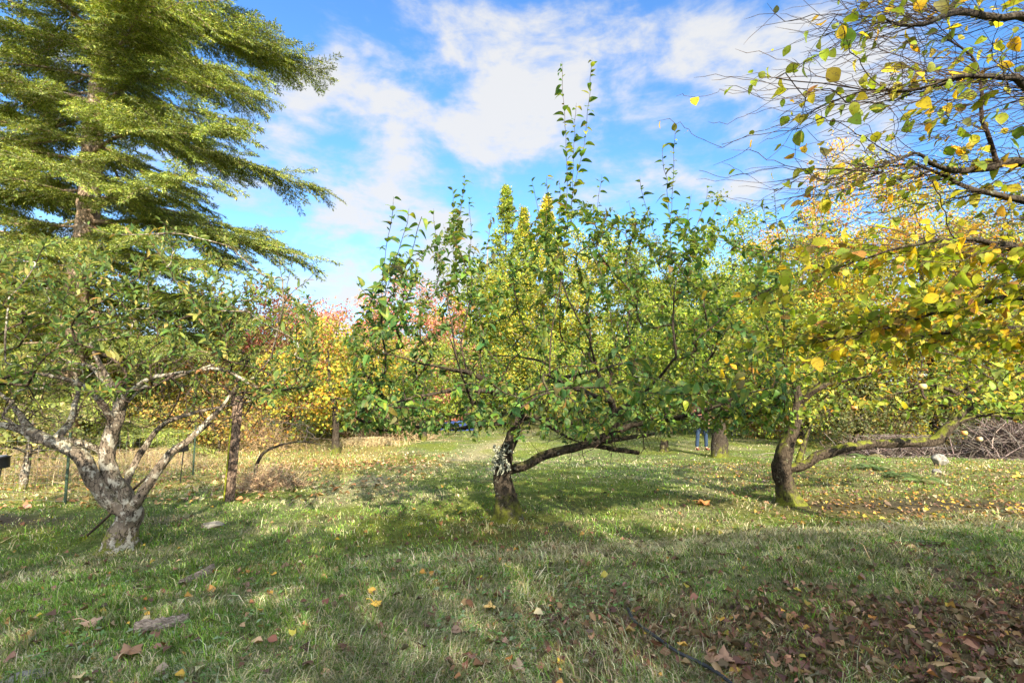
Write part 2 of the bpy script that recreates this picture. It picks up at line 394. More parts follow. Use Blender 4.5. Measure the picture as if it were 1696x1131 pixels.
# ------------------------------------------------------------------ skeleton
class Skel:
    def __init__(s):
        s.p = []; s.par = []; s.fix = []; s.att = []; s.d = []
    def limb(s, pts, rr, parent=-1, step=.07, attach=True):
        q, r = resample(pts, rr, step)
        if len(q) > 4:
            w = R.normal(size=(len(q), 3)); w = np.cumsum(w, 0); w -= np.linspace(0, 1, len(q))[:, None] * w[-1]
            q = q + w * .004 * np.minimum(1, np.arange(len(q)) / 4)[:, None]
        ids = []
        start = 0 if parent < 0 else 1
        for i in range(start, len(q)):
            s.p.append(q[i]); s.par.append(parent); s.fix.append(r[i]); s.att.append(attach and i > 1)
            s.d.append(unit(q[min(i + 1, len(q) - 1)] - q[i - 1 if i else 0])); parent = len(s.p) - 1; ids.append(parent)
        return ids
    def near(s, pt, allow=None):
        a = np.array(s.p); d = np.linalg.norm(a - pt, axis=1)
        return int(np.argmin(d))
    def freeze(s): s.P_ = np.array(s.p); s.A_ = np.array(s.att)
    def grow(s, tips, up=.35, vert=1.5, wob=.012, step=.12, att=.6, maxlen=9, outdir=.5, endup=None, below=True, sag=0., parents=None):
        """join every tip to the nearest suitable node; returns list of (ids, points)"""
        out = []
        Pn = np.zeros((len(s.p) + len(tips) * 60, 3)); n = len(s.p); Pn[:n] = np.array(s.p)
        At = np.zeros(len(Pn), bool); At[:n] = s.att
        for ti, tp in enumerate(tips):
            d = tp - Pn[:n]
            cost = np.sqrt((d[:, 0] ** 2 + d[:, 1] ** 2) * vert + d[:, 2] ** 2)
            if below: cost = cost + np.where(d[:, 2] < 0, 2.0, 0) * np.abs(d[:, 2])
            cost = cost + np.where(At[:n], 0, 1e3)
            j = int(np.argmin(cost)) if parents is None else int(parents[ti]); a = Pn[j]; L = np.linalg.norm(tp - a)
            if L < .05 or L > maxlen: continue
            dr = (tp - a) / L
            d0 = unit(dr * (1 - outdir) + np.array(s.d[j]) * outdir * .6 + rdir(1)[0] * .25)
            d1 = unit(dr * (1 - up) + np.array([0, 0, 1.]) * up if endup is None else dr * .5 + endup)
            k = max(3, min(55, int(L / step))); t = np.linspace(0, 1, k + 1)[1:, None]
            b0, b1, b2, b3 = (1 - t) ** 3, 3 * (1 - t) ** 2 * t, 3 * (1 - t) * t * t, t ** 3
            q = b0 * a + b1 * (a + d0 * L * .35) + b2 * (tp - d1 * L * .35) + b3 * tp
            w = np.cumsum(R.normal(size=q.shape), 0) * wob * min(1., L); w = w * np.linspace(0, 1, k)[:, None] * .9
            q = q + w; q[:, 2] -= sag * L * (t[:, 0] ** 2)
            par = j; ids = []
            for i in range(k):
                s.p.append(q[i]); s.par.append(par); s.fix.append(0); par = len(s.p) - 1; ids.append(par)
                s.d.append(unit(q[i] - (q[i - 1] if i else a)))
                s.att.append(0 < i < att * k)
            Pn[n:n + k] = q; At[n:n + k] = s.att[-k:]; n += k
            out.append((ids, np.concatenate([a[None], q])))
        return out
    def radii(s, tip=.0025, p=2.4):
        n = len(s.p); acc = np.zeros(n); ch = np.zeros(n, int); r = np.zeros(n)
        for i in range(n - 1, -1, -1):
            q = (acc[i]) ** (1 / p) if ch[i] else tip
            q = max(q, tip)
            if s.fix[i] > 0: q = max(s.fix[i], q * .9)
            r[i] = q
            j = s.par[i]
            if j >= 0: acc[j] += q ** p + (2e-9 if s.fix[i] == 0 else 0); ch[j] += 1
        s.r = r; return r
    def chains(s):
        n = len(s.p); kids = [[] for _ in range(n)]; roots = []
        for i, j in enumerate(s.par):
            if j >= 0: kids[j].append(i)
            else: roots.append(i)
        out = []; stack = [(x, -1) for x in roots]
        while stack:
            x, pr = stack.pop(0); ch = [] if pr < 0 else [pr]
            cur = x
            while True:
                ch.append(cur)
                if not kids[cur]: break
                k = sorted(kids[cur], key=lambda q: (-s.fix[q], -s.r[q])); cur_n = k[0]
                for o in k[1:]: stack.append((o, cur))
                cur = cur_n
            out.append(ch)
        return out
    def mesh(s, root, mtrunk, mtwig, limb_r=.03, rough=.16, tip=.0025, fine=True, base_flare=1.85, twigname='twigs', p=2.4, cut=()):
        s.radii(tip, p); first = True; tw = MB(); nl = 0
        for ch in s.chains():
            pts = np.array([s.p[i] for i in ch]); r = s.r[ch].copy()
            if not first and len(r) > 1: r[0] = r[1] * 1.25
            big = first or (r[min(1, len(r) - 1)] > limb_r and len(ch) > 3)
            if big and fine:
                q, rr = resample(pts, r, .022 if r.max() < .3 else .08)
                if first:
                    h = (q[:, 2] - q[0, 2]); rr = rr * (1 + (base_flare - 1) * np.exp(-np.maximum(h, 0) / (.5 * r[0] * 2.2)))
                mb = MB(); tube(mb, q, rr, 22 if r.max() > .06 else 14, rough, seed=nl, cap=True)
                mb.build('trunk' if first else 'limb', mtrunk, root); nl += 1
            elif big:
                mb = MB(); q, rr = resample(pts, r, .25); tube(mb, q, rr, 8, rough, seed=nl)
                mb.build('trunk' if first else 'limb', mtrunk, root); nl += 1
            else:
                r[-1] *= .4
                sd_ = 7 if r.max() > .012 and fine else (4 if r.max() > .006 else 3)
                tube(tw, pts, r, sd_, 0)
            first = False
        if tw.n: tw.build(twigname, mtwig, root)

def shoot_leaves(mb, paths, spacing, size, pal, tpl, t0=.2, fold=.3, droop=.4, ang=.8, per=1, prob=1., tipsmall=.6, wave=0., hang=.25):
    Ps, As, Ns, Ls = [], [], [], []
    for ids, q in paths:
        d = np.r_[0, np.cumsum(np.linalg.norm(np.diff(q, axis=0), axis=1))]
        if d[-1] < .06: continue
        lo = t0 * d[-1] if d[-1] < 1.4 else max(t0 * d[-1], 0.0)
        n = int((d[-1] - lo) / spacing) * per + 1
        t = lo + (d[-1] - lo) * (np.arange(n) + R.random(n) * .8) / n; t = t[R.random(n) < prob]; n = len(t)
        if not n: continue
        p = np.stack([np.interp(t, d, q[:, k]) for k in range(3)], 1)
        tg = unit(np.stack([np.interp(np.minimum(t + .05, d[-1]), d, q[:, k]) for k in range(3)], 1) - np.stack([np.interp(t - .05, d, q[:, k]) for k in range(3)], 1))
        az = R.random(n) * 6.283 + np.arange(n) * 2.4
        ref = np.where(np.abs(tg[:, 2:3]) < .8, np.array([[0, 0, 1.]]), np.array([[1., 0, 0]]))
        a = unit(np.cross(tg, ref)); b_ = np.cross(tg, a)
        out = a * np.cos(az)[:, None] + b_ * np.sin(az)[:, None]
        an = ang * (.6 + .8 * R.random(n))[:, None]
        A = out * np.sin(an) + tg * np.cos(an); A[:, 2] -= hang * R.random(n)
        N = tg * .6 + np.array([0, 0, .8]) + rdir(n) * .55
        f = 1 - (1 - tipsmall) * (t / d[-1]) ** 2
        Ps.append(p + out * .004); As.append(A); Ns.append(N); Ls.append(size * f * (.6 + .7 * R.random(n)))
    Pp = np.concatenate(Ps); n = len(Pp)
    leaves(mb, Pp, np.concatenate(As), np.concatenate(Ns), np.concatenate(Ls) * np.where(R.random(n) < .25, .6, 1.05), pick(pal, n, .26), tpl, fold, droop, wave)
    return n

# ================================================================== SETTING
M_GROUND, b = mat('ground')
a = b.n('ShaderNodeAttribute', attribute_name='col').outputs['Color']
oc = b.n('ShaderNodeTexCoord').outputs['Object']
n1 = b.noise(oc, 14, 8, .7); n2 = b.noise(oc, 60, 4, .7); n3 = b.noise(oc, 2.0, 5, .6)
c = b.mix(1.0, a, b.ramp(n1, [(.3, (.40, .38, .34)), (.5, (1, 1, 1)), (.7, (1.5, 1.45, 1.3))]), 'MULTIPLY')
c = b.mix(b.mrange(n2, .58, .66, 0, .7), c, (.05, .035, .025))
finish(b, principled(b, c, .95, .1, b.math('ADD', n1, b.math('MULTIPLY', n2, .5)), .9, .04))

def regions(x, y):
    """world-space cover of the lawn: dry straw, green, moss, brown litter, soil, ochre"""
    x = np.asarray(x, float); y = np.asarray(y, float)
    n = fbm(x, y, .8, 11, 4); n2 = fbm(x * .6 + y * .25, y * 1.6 - x * .35, 1.3, 21, 4); n3 = fbm(x, y, 3.1, 31, 3)
    yc = 4.15 + .22 * np.clip(x, -8, 8)
    dry = ss(.48, .70, n2 + .10 * (n3 - .5)) * .52 + .02
    dry = np.maximum(dry, np.exp(-((y - yc - .25) / .6) ** 2) * ss(-2.2, .6, x) * ss(.2, .45, n3 + .15) * .95)
    dry = np.maximum(dry, (1 - ss(3.2, 4.3, y)) * ss(-.8, -.2, -np.abs(x - .1) * .4) * .55)
    dry = np.maximum(dry, .55 * ss(.42, .62, fbm(x, y, 1.6, 44, 3)) * (1 - ss(2.6, 3.6, y - .3 * x)) )
    tr = np.abs(x - (-2.3 + .16 * (y - 8)))          # worn track up the middle
    dry = np.maximum(dry, np.exp(-(tr / .75) ** 2) * ss(6.5, 8, y) * .95)
    litter = np.exp(-(((x - 2.6) / 2.6) ** 2 + ((y - 3.0) / .95) ** 2) ** 1.4) * ss(.3, .62, n + .22 * n3)
    litter = np.maximum(litter, .5 * np.exp(-(((x + .0) / 1.2) ** 2 + ((y - 5.5) / .9) ** 2)))
    litter = np.maximum(litter, .35 * ss(.62, .78, fbm(x * .7, y * 1.5, 1.1, 61, 3)))
    ylw = ss(2.6, 4.2, x) * ss(5.3, 6.2, y) * (1 - ss(11, 14, y)) * ss(.3, .55, n3 + .1)
    ochre = ss(-2.2, -3.6, x + .1 * (y - 8)) * ss(7.6, 9.0, y - .18 * (x + 4)) * (1 - ss(26, 34, y)) * .65
    orange = np.exp(-(((x + 4.3) / 1.9) ** 2 + ((y - 12.6) / 1.7) ** 2))
    moss = ss(.42, .62, fbm(x, y, .9, 71, 3)) * ss(4.6, 5.4, y) * .8
    soil = np.exp(-(((x + 6.7) / 1.3) ** 2 + ((y - 6.35) / .42) ** 2) ** 1.5)
    soil = np.maximum(soil, .85 * np.exp(-(((x - 5.6) / 2.6) ** 2 + ((y - 6.7) / .5) ** 2) ** 1.3))
    return dict(dry=dry, litter=litter, ylw=ylw, ochre=ochre, orange=orange, moss=moss, soil=soil)
def lerp(a, c, w): return a * (1 - w[:, None]) + np.asarray(c)[None] * w[:, None]
def gcol(x, y):
    r = regions(x, y); n = len(x)
    c = np.tile(np.array([.11, .145, .055]), (n, 1))
    c = lerp(c, (.27, .25, .155), r['dry']); c = lerp(c, (.13, .17, .02), r['moss'] * .8)
    c = lerp(c, (.34, .26, .12), r['ochre'] * .8); c = lerp(c, (.26, .14, .04), r['orange'] * .7)
    c = lerp(c, (.085, .05, .035), r['litter'] * .8); c = lerp(c, (.15, .12, .05), r['ylw'] * .5); c = lerp(c, (.06, .048, .04), r['soil'])
    return c
def axis(lo, hi, n, c, k):
    t = np.linspace(-1, 1, n); s = np.sinh(t * k) / math.sinh(k)
    return np.where(s < 0, c + s * (c - lo), c + s * (hi - c))
gx = axis(-260, 260, 460, 0, 6.2); gy = axis(-120, 420, 520, 4.5, 6.0)
X, Y = np.meshgrid(gx, gy); xf, yf = X.ravel(), Y.ravel()
mb = MB(); i = np.arange(len(gy) - 1)[:, None] * len(gx) + np.arange(len(gx) - 1)[None]
f4 = np.stack([i, i + 1, i + len(gx) + 1, i + len(gx)], -1).reshape(-1, 4)
mb.add(np.stack([xf, yf, ground(xf, yf)], 1), None, f4, gcol(xf, yf))
kind(mb.build('ground', M_GROUND), 'structure')

def join(dst, src):
    for v, c_ in zip(src.v, src.c): dst.v.append(v); dst.c.append(c_)
    for f in src.f3: dst.f3.append(f + dst.n)
    for f in src.f4: dst.f4.append(f + dst.n)
    dst.n += src.n
# ------------------------------------------------------------------ grass
def grass(n, y0, y1, hgt, seed, spread=1.25):
    mb = MB()
    u = R.random(n); y = 1 / (1 / y0 - u * (1 / y0 - 1 / y1))      # density falls with distance
    x = (R.random(n) * 2 - 1) * (y * spread + 1.2)
    r = regions(x, y)
    keep = R.random(n) > np.clip(.75 * r['litter'] + .95 * r['soil'] + .5 * r['ylw'] * .7 + .25 * ss(.5, .7, fbm(x, y, 5, 81, 2)), 0, .97)
    x, y = x[keep], y[keep]; r = {k: v[keep] for k, v in r.items()}; n = len(x)
    z = ground(x, y)
    c = pick([(5, (.095, .19, .030)), (5, (.14, .24, .045)), (3, (.21, .29, .08)), (2, (.07, .12, .03)), (1.7, (.36, .35, .23))], n, .42)
    dw = R.random(n) < r['dry'] * .85 + .06
    c[dw] = pick([(3, (.46, .42, .31)), (3, (.36, .34, .24)), (2, (.29, .31, .21)), (2, (.56, .52, .42))], int(dw.sum()), .2)
    mw = (R.random(n) < r['moss'] * .75) & ~dw; c[mw] = pick([(2, (.17, .22, .015)), (1, (.24, .27, .02))], int(mw.sum()), .25)
    ow = R.random(n) < r['ochre'] * .55; c[ow] = pick([(3, (.44, .34, .16)), (2, (.33, .27, .11)), (2, (.24, .24, .07)), (1, (.50, .42, .26))], int(ow.sum()), .2)
    lw = R.random(n) < np.clip(r['litter'] * .45 + r['orange'] * .5, 0, 1); c[lw] = pick([(1, (.20, .12, .06)), (1, (.13, .085, .05))], int(lw.sum()), .25)
    c = c * (.55 + .95 * ss(.2, .8, fbm(x, y, 7.5, 77, 3)))[:, None] * (.8 + .4 * fbm(x, y, 1.7, 78, 2))[:, None]
    patch = ss(.15, .85, fbm(x, y, 4.2, 91, 3))
    h = hgt * (.35 + .9 * R.random(n)) * (.55 + .9 * patch) * np.where(mw, .45, 1) * (1 - .55 * np.exp(-((x - (-2.3 + .16 * (y - 8))) / .7) ** 2) * ss(6, 8, y)) * (1 + .5 * r['dry']) * (1 + 1.3 * r['ochre'] * ss(9, 12, y))
    az = R.random(n) * 6.283 * .85 + 4 * fbm(x, y, 1.3, 95, 2); ln = np.stack([np.cos(az), np.sin(az), np.zeros(n)], 1)
    lean = (.25 + .8 * R.random(n))[:, None] * (1 + .8 * r['dry'][:, None])
    wa = R.random(n) * 6.283; wd = np.stack([np.cos(wa), np.sin(wa), np.zeros(n)], 1)
    w = (np.maximum(.0019, .00068 * y) * (.7 + .8 * R.random(n)))[:, None]
    b0 = np.stack([x, y, z - .006], 1); H = h[:, None]; up = np.array([[0, 0, 1.]])
    m = b0 + up * H * .55 + ln * H * .30 * lean; t = b0 + up * H * (.95 - .3 * lean.clip(0, 1.4)) + ln * H * .85 * lean
    V = np.stack([b0 - wd * w, b0 + wd * w, m + wd * w * .8, m - wd * w * .8, t], 1).reshape(-1, 3)
    o = (np.arange(n) * 5)[:, None]
    f4 = o + np.array([[0, 1, 2, 3]]); f3 = o + np.array([[3, 2, 4]])
    mb.add(V, f3, f4, np.repeat(c, 5, 0))
    return mb
m_ = grass(600000, 1.55, 34, .046, 1); join_later = grass(26000, 1.6, 12, .10, 2)
join(m_, join_later)
n = 26000; u = R.random(n); y = 1 / (1 / 1.6 - u * (1 / 1.6 - 1 / 14)); x = (R.random(n) * 2 - 1) * (y * 1.2 + 1); k = R.random(n) < ss(.50, .72, fbm(x, y, 1.6, 15, 3)); x, y = x[k], y[k]; n = len(x)
az = R.random(n) * 6.283; leaves(m_, np.stack([x, y, ground(x, y) + .012 + .02 * R.random(n)], 1), np.stack([np.cos(az), np.sin(az), .1 + .5 * R.random(n)], 1), rdir(n) * .4 + [0, 0, 1], .022 + .022 * R.random(n), pick([(2, (.08, .19, .05)), (1, (.13, .24, .08)), (1, (.18, .24, .16))], n), T_QUAD, .3, .4)
kind(tag(m_.build('lawn_grass', M_GRASS), 'patchy short lawn grass, green mixed with pale dry straw', 'grass'), 'stuff')

# ------------------------------------------------------------------ fallen leaves
def scatter(n, xr, yr, dens, size, pal, tpl=T_QUAD, lift=.02, lod=True, tilt=.45, fold=.5, droop=.5, wave=.15):
    y0, y1 = yr
    u = R.random(n); y = 1 / (1 / y0 - u * (1 / y0 - 1 / y1)) if lod else y0 + u * (y1 - y0)
    x = xr[0] + R.random(n) * (xr[1] - xr[0]) if xr else (R.random(n) * 2 - 1) * (y * 1.2 + 1)
    k = R.random(n) < dens(x, y); x, y = x[k], y[k]; n = len(x)
    p = np.stack([x, y, ground(x, y) + lift * (.3 + R.random(n))], 1)
    az = R.random(n) * 6.283; A = np.stack([np.cos(az), np.sin(az), (R.random(n) - .5) * tilt], 1)
    N = np.array([[0, 0, 1.]]) + rdir(n) * tilt
    mb = MB(); leaves(mb, p, A, N, size * (.35 + 1.3 * R.random(n) ** 1.5), pick(pal, n, .35), tpl, fold, droop, wave)
    return mb
BROWN = [(3, (.13, .068, .045)), (4, (.085, .048, .035)), (1.6, (.21, .13, .085)), (1, (.30, .19, .12)), (1, (.07, .045, .035))]
YEL = [(3, (.36, .25, .05)), (1.5, (.28, .16, .06)), (4, (.17, .115, .07)), (1.5, (.34, .30, .19)), (3, (.12, .085, .06)), (.3, (.42, .17, .05))]
T_LITTER = ovate(5, .42, .45)
m_ = MB()
join(m_, scatter(17000, (-.6, 7.5), (1.9, 4.9), lambda x, y: regions(x, y)['litter'] ** 1.3 * 1.0 + .02, .047, BROWN, T_LITTER, .028, True, 1.1, .9, 1.1, .3))
join(m_, scatter(9000, None, (1.8, 12), lambda x, y: .25 + .7 * regions(x, y)['litter'], .042, BROWN, T_ROUND, .022, True, .5))
kind(tag(m_.build('brown_leaf_litter', M_DEAD), 'brown curled fallen leaves matted into the grass', 'fallen leaves'), 'stuff')
m_ = MB()
join(m_, scatter(17000, (1.5, 16), (5.2, 15), lambda x, y: regions(x, y)['ylw'] * .9 + .04, .042, YEL, T_ROUND, .03, True, .5))
join(m_, scatter(2600, None, (2.2, 16), lambda x, y: .30 + .5 * ss(.5, .7, fbm(x, y, .8, 7, 2)), .042, YEL, T_ROUND, .03, True, .5))
join(m_, scatter(5200, (-9, -1.5), (7, 17), lambda x, y: .25 + .8 * regions(x, y)['orange'], .075, [(2, (.34, .19, .08)), (2, (.24, .14, .07)), (2, (.40, .30, .18))], T_ROUND, .03, True, .5))
kind(tag(m_.build('yellow_leaf_litter', M_DEAD), 'small yellow and orange fallen leaves scattered over the lawn', 'fallen leaves'), 'stuff')
# ------------------------------------------------------------------ palettes
GREEN_A = [(5, (.040, .105, .032)), (4, (.065, .15, .035)), (3, (.11, .20, .035)), (1.6, (.19, .25, .035)), (.6, (.12, .11, .035)), (.3, (.20, .12, .05))]
GREEN_B = [(5, (.055, .115, .035)), (4, (.085, .16, .040)), (3, (.14, .20, .045)), (1.5, (.24, .24, .06)), (.6, (.32, .25, .09)), (.4, (.22, .12, .06))]
GREEN_C = [(4, (.13, .22, .035)), (4, (.20, .28, .045)), (3, (.30, .33, .05)), (2, (.45, .38, .05)), (.6, (.45, .25, .05)), (1, (.08, .14, .03))]
HAZEL = [(5, (.24, .31, .03)), (3, (.16, .23, .035)), (3.5, (.46, .42, .035)), (2, (.55, .38, .03)), (.6, (.28, .16, .05)), (.6, (.12, .13, .05))]

def profile(pts):
    xs = [p[0] for p in pts]; ys = [p[1] for p in pts]
    return lambda x: np.interp(x, xs, ys)
def wpts(lst):  # (px, py, depth, r)
    return [P(a, b_, d) for a, b_, d, r in lst], [r for *_, r in lst]
def gpt(px, py, r): g = G(px, py); return g

# ================================================================== CENTRE APPLE TREE
gA = G(842, 862); dA = gA[1]
tA = thing('apple_tree', 'gnarled dark apple tree with tall leafy water shoots in the middle of the lawn', 'tree', gA, 'old apple trees on the lawn')
S = Skel()
pp, rr = wpts([(838, 820, dA, .108), (833, 785, dA, .102), (838, 750, dA, .085), (850, 715, dA, .078), (858, 690, dA, .072), (850, 660, dA - .1, .055), (826, 640, dA - .3, .04), (785, 622, dA - .8, .026), (740, 610, dA - 1.3, .016)])
trunk = S.limb([gA + np.array([0, 0, -.05])] + pp, [.13] + rr)
def at_(px, py, d): return S.near(P(px, py, d))
def limb(lst, att=True):
    pp, rr = wpts(lst); j = S.near(pp[0]); n_ = len(rr)
    if att: rr = [q * (1 - .35 * k / (n_ - 1)) for k, q in enumerate(rr)]; rr[-1] = min(rr[-1], .0045)
    return S.limb([np.array(S.p[j])] + pp[1:], rr, j, attach=att)
limb([(834, 783, dA, .06), (868, 770, dA - .1, .056), (905, 752, dA - .1, .052), (950, 742, dA - .15, .055), (985, 728, dA - .2, .06), (1012, 714, dA - .25, .062), (1016, 685, dA - .3, .052), (1002, 650, dA - .3, .04), (985, 610, dA - .5, .026), (975, 560, dA - .8, .016)])
limb([(1000, 722, dA - .2, .04), (1048, 704, dA - .3, .036), (1095, 696, dA - .6, .03), (1160, 680, dA - 1.0, .022), (1230, 655, dA - 1.3, .015), (1290, 640, dA - 1.4, .008)])
limb([(975, 733, dA - .2, .03), (1010, 742, dA - .1, .028), (1058, 749, dA, .026)], False)
limb([(862, 690, dA, .04), (888, 690, dA + .1, .036), (925, 715, dA + .15, .03), (962, 733, dA + .2, .026)])
limb([(850, 662, dA, .045), (880, 640, dA + .2, .04), (930, 625, dA + .4, .034), (1000, 610, dA + .9, .025), (1080, 590, dA + 1.3, .014)])
limb([(842, 655, dA, .035), (800, 650, dA - .5, .03), (750, 648, dA - .9, .022), (690, 655, dA - 1.1, .016), (640, 672, dA - 1.2, .011), (590, 690, dA - 1.2, .007)])
limb([(856, 680, dA, .03), (820, 690, dA - .3, .024), (790, 680, dA - .7, .018), (770, 640, dA - 1.1, .014), (745, 560, dA - 1.5, .011)])
limb([(1016, 690, dA - .3, .035), (1050, 660, dA - .5, .03), (1085, 630, dA - .9, .022), (1120, 590, dA - 1.2, .015)])
limb([(1010, 670, dA - .3, .035), (980, 655, dA - .8, .028), (940, 640, dA - 1.2, .02), (900, 620, dA - 1.6, .013)])
limb([(985, 728, dA - .2, .035), (1040, 725, dA + .4, .03), (1090, 715, dA + .9, .022), (1130, 690, dA + 1.3, .014)])
limb([(890, 690, dA + .1, .02), (940, 700, dA + .5, .018), (985, 705, dA + .8, .014), (1010, 720, dA + 1.0, .01)])
limb([(740, 612, dA - 1.3, .014), (690, 600, dA - 1.5, .012), (640, 585, dA - 1.6, .009)])
limb([(930, 625, dA + .4, .025), (900, 600, dA + 1.0, .02), (840, 590, dA + 1.4, .014), (760, 590, dA + 1.5, .01)])
topA = profile([(560, 560), (600, 500), (640, 440), (660, 400), (700, 420), (740, 360), (765, 330), (800, 420), (850, 410), (880, 350), (920, 340), (960, 330), (1040, 350), (1090, 340), (1150, 360), (1200, 370), (1250, 400), (1300, 430), (1330, 470)])
# tall, individually placed shoots
hero = [(985, 97, 4.3), (948, 104, 4.45), (965, 170, 4.6), (1112, 208, 4.3), (1090, 238, 4.4), (765, 283, 4.9), (752, 310, 5.2), (778, 330, 5.1), (648, 328, 3.7), (672, 345, 3.6), (690, 360, 3.6), (880, 292, 5.2), (905, 285, 5.4), (1060, 290, 4.7), (1043, 330, 4.6), (1175, 312, 5.0), (1190, 330, 5.1),
        (1000, 290, 5), (930, 300, 5.2), (850, 330, 5.4), (720, 345, 4.7), (590, 468, 4.1), (610, 480, 4.6), (820, 350, 5.3), (1140, 320, 5), (1215, 350, 4.9), (1262, 330, 4.4), (1286, 318, 4.3), (735, 372, 5.0), (640, 455, 4.2), (660, 430, 4.2)]
tips = [P(*h) for h in hero]
h_paths = S.grow(tips, up=.45, vert=9, step=.10, att=.12, outdir=.3, wob=.010)
tips = []
while len(tips) < 820:
    px = 575 + R.random() * 740; d = dA + R.normal() * .85 - .2; tp_ = topA(px)
    py = tp_ + (690 - tp_) * R.random() ** 1.25
    tips.append(P(px, py, d))
tips.sort(key=lambda q: q[2])
m_paths = S.grow(tips, up=.42, vert=2.4, step=.09, att=.4, outdir=.3, wob=.008)
tips = []
for _ in range(520):      # drooping leafy twigs round the skirt
    px = 560 + R.random() * 760; d = dA + R.normal() * .8 - .5; tips.append(P(px, 625 + R.random() * 100 - abs(px - 930) * .03, d))
s_paths = S.grow(tips, up=.1, vert=1, step=.08, att=.6, outdir=.2, below=False, maxlen=1.6, sag=.12)
tips = []
base_nodes = [i for i in range(len(S.fix)) if S.fix[i] > .012 and S.p[i][2] > .75]
for _ in range(1000):      # bare crooked spurs along the limbs
    j = base_nodes[R.integers(len(base_nodes))]; tips.append(np.array(S.p[j]) + rdir(1)[0] * (.1 + .40 * R.random()) + np.array([0, 0, .03]))
S.grow(tips, up=.0, vert=1, step=.045, att=.9, outdir=.1, below=False, maxlen=1, wob=.05)
S.mesh(tA, M_BARK_A, M_TWIG_DARK, limb_r=.02)
mb = MB(); n = 0
n += shoot_leaves(mb, h_paths, .044, .105, GREEN_A, T_APPLE, .30, .5, .7, .95, per=1, tipsmall=.62, hang=.55)
n += shoot_leaves(mb, m_paths, .020, .080, GREEN_A, T_APPLE, .18, .45, .7, .95, per=1, tipsmall=.6, hang=.5)
n += shoot_leaves(mb, s_paths, .024, .078, GREEN_A, T_APPLE, .2, .45, .6, 1.0, per=1, hang=.6)
print('A leaves', n)
mb.build('foliage', M_LEAF, tA)
mb = MB()      # crusty lichen on the fork
for _ in range(60):
    p0 = P(815 + R.random() * 30, 735 + R.random() * 42, dA - .13 - R.random() * .08); q = [p0]
    for k in range(4): q.append(q[-1] + rdir(1)[0] * .028 + np.array([0, 0, -.012]))
    q, r = resample(q, [.006, .008, .007, .006, .003], .012); tube(mb, q, r * (.6 + R.random()), 5)
mb.build('lichen', M_LICHEN, tA)

# ================================================================== LEFT APPLE TREE
gB = G(198, 910); dB = gB[1]
tB = thing('apple_tree', 'pale lichened apple tree forking low into bare grey limbs at the left', 'tree', gB, 'old apple trees on the lawn')
S = Skel()
pp, rr = wpts([(205, 875, dB, .118), (213, 845, dB, .112), (203, 812, dB, .09), (186, 785, dB, .082), (178, 752, dB, .078), (186, 715, dB, .074), (194, 690, dB, .07), (196, 665, dB + .05, .06), (184, 640, dB + .1, .045), (170, 610, dB + .1, .03), (150, 570, dB, .018)])
S.limb([gB + np.array([0, 0, -.06])] + pp, [.118] + [q * .86 for q in rr])
limb([(208, 850, dB, .085), (178, 825, dB - .05, .088), (157, 795, dB - .1, .082), (140, 762, dB - .15, .074), (118, 742, dB - .2, .068), (85, 728, dB - .25, .062), (55, 716, dB - .25, .056), (20, 706, dB - .2, .046), (-40, 690, dB - .2, .032), (-120, 660, dB, .018)])
limb([(216, 850, dB, .06), (232, 825, dB, .055), (252, 792, dB + .05, .05), (280, 752, dB + .1, .043), (312, 728, dB + .15, .036), (340, 700, dB + .2, .034), (365, 672, dB + .25, .028), (390, 640, dB + .2, .02), (430, 600, dB + .1, .012)])
limb([(204, 812, dB, .04), (222, 770, dB + .25, .038), (245, 730, dB + .35, .034), (272, 700, dB + .45, .03), (330, 680, dB + .5, .024), (400, 668, dB + .6, .014)])
limb([(176, 752, dB, .034), (150, 738, dB - .1, .03), (110, 728, dB - .2, .028), (60, 730, dB - .3, .024), (40, 715, dB - .35, .02), (5, 690, dB - .4, .014)])
limb([(100, 733, dB - .2, .04), (113, 700, dB - .1, .038), (122, 672, dB, .032), (130, 640, dB + .1, .022), (118, 600, dB + .2, .014)])
limb([(194, 680, dB, .035), (215, 650, dB - .1, .03), (245, 625, dB - .3, .024), (290, 618, dB - .5, .017), (350, 610, dB - .6, .01)])
limb([(190, 700, dB, .035), (160, 660, dB - .2, .03), (120, 632, dB - .4, .026), (70, 620, dB - .6, .02), (10, 600, dB - .7, .012)])
limb([(55, 716, dB - .25, .035), (30, 680, dB, .028), (0, 650, dB + .2, .02), (-60, 620, dB + .3, .012)])
limb([(196, 665, dB, .03), (240, 640, dB + .4, .026), (300, 620, dB + .7, .02), (360, 600, dB + .9, .012)])
limb([(184, 640, dB, .03), (150, 610, dB + .5, .024), (90, 600, dB + .9, .018), (30, 590, dB + 1.1, .01)])
limb([(390, 640, dB + .2, .016), (420, 625, dB + .1, .013), (450, 590, dB, .01)])
topB = profile([(-200, 430), (0, 400), (60, 395), (140, 395), (240, 375), (300, 370), (345, 385), (400, 450), (440, 445), (490, 470), (540, 520)])
tips = [P(*h) for h in [(488, 412, 4.6), (460, 405, 4.9), (448, 425, 4.7), (528, 440, 4.5), (425, 450, 4.8), (340, 355, 4.6), (262, 362, 4.5), (140, 372, 4.4), (400, 430, 4.9), (505, 470, 4.7), (220, 380, 4.3), (30, 385, 4.3), (80, 390, 4.6), (300, 380, 4.9), (378, 395, 4.7)]]
h_paths = S.grow(tips, up=.45, vert=2.0, step=.09, att=.5, outdir=.3, wob=.006)
tips = []
while len(tips) < 760:
    px = -160 + R.random() * 690; d = dB + R.normal() * .75; tp_ = topB(px)
    py = tp_ + (650 - tp_) * R.random() ** 1.1
    tips.append(P(px, py, max(2.9, d)))
tips.sort(key=lambda q: q[2])
m_paths = S.grow(tips, up=.35, vert=1.8, step=.08, att=.45, outdir=.3, wob=.01)
tips = []
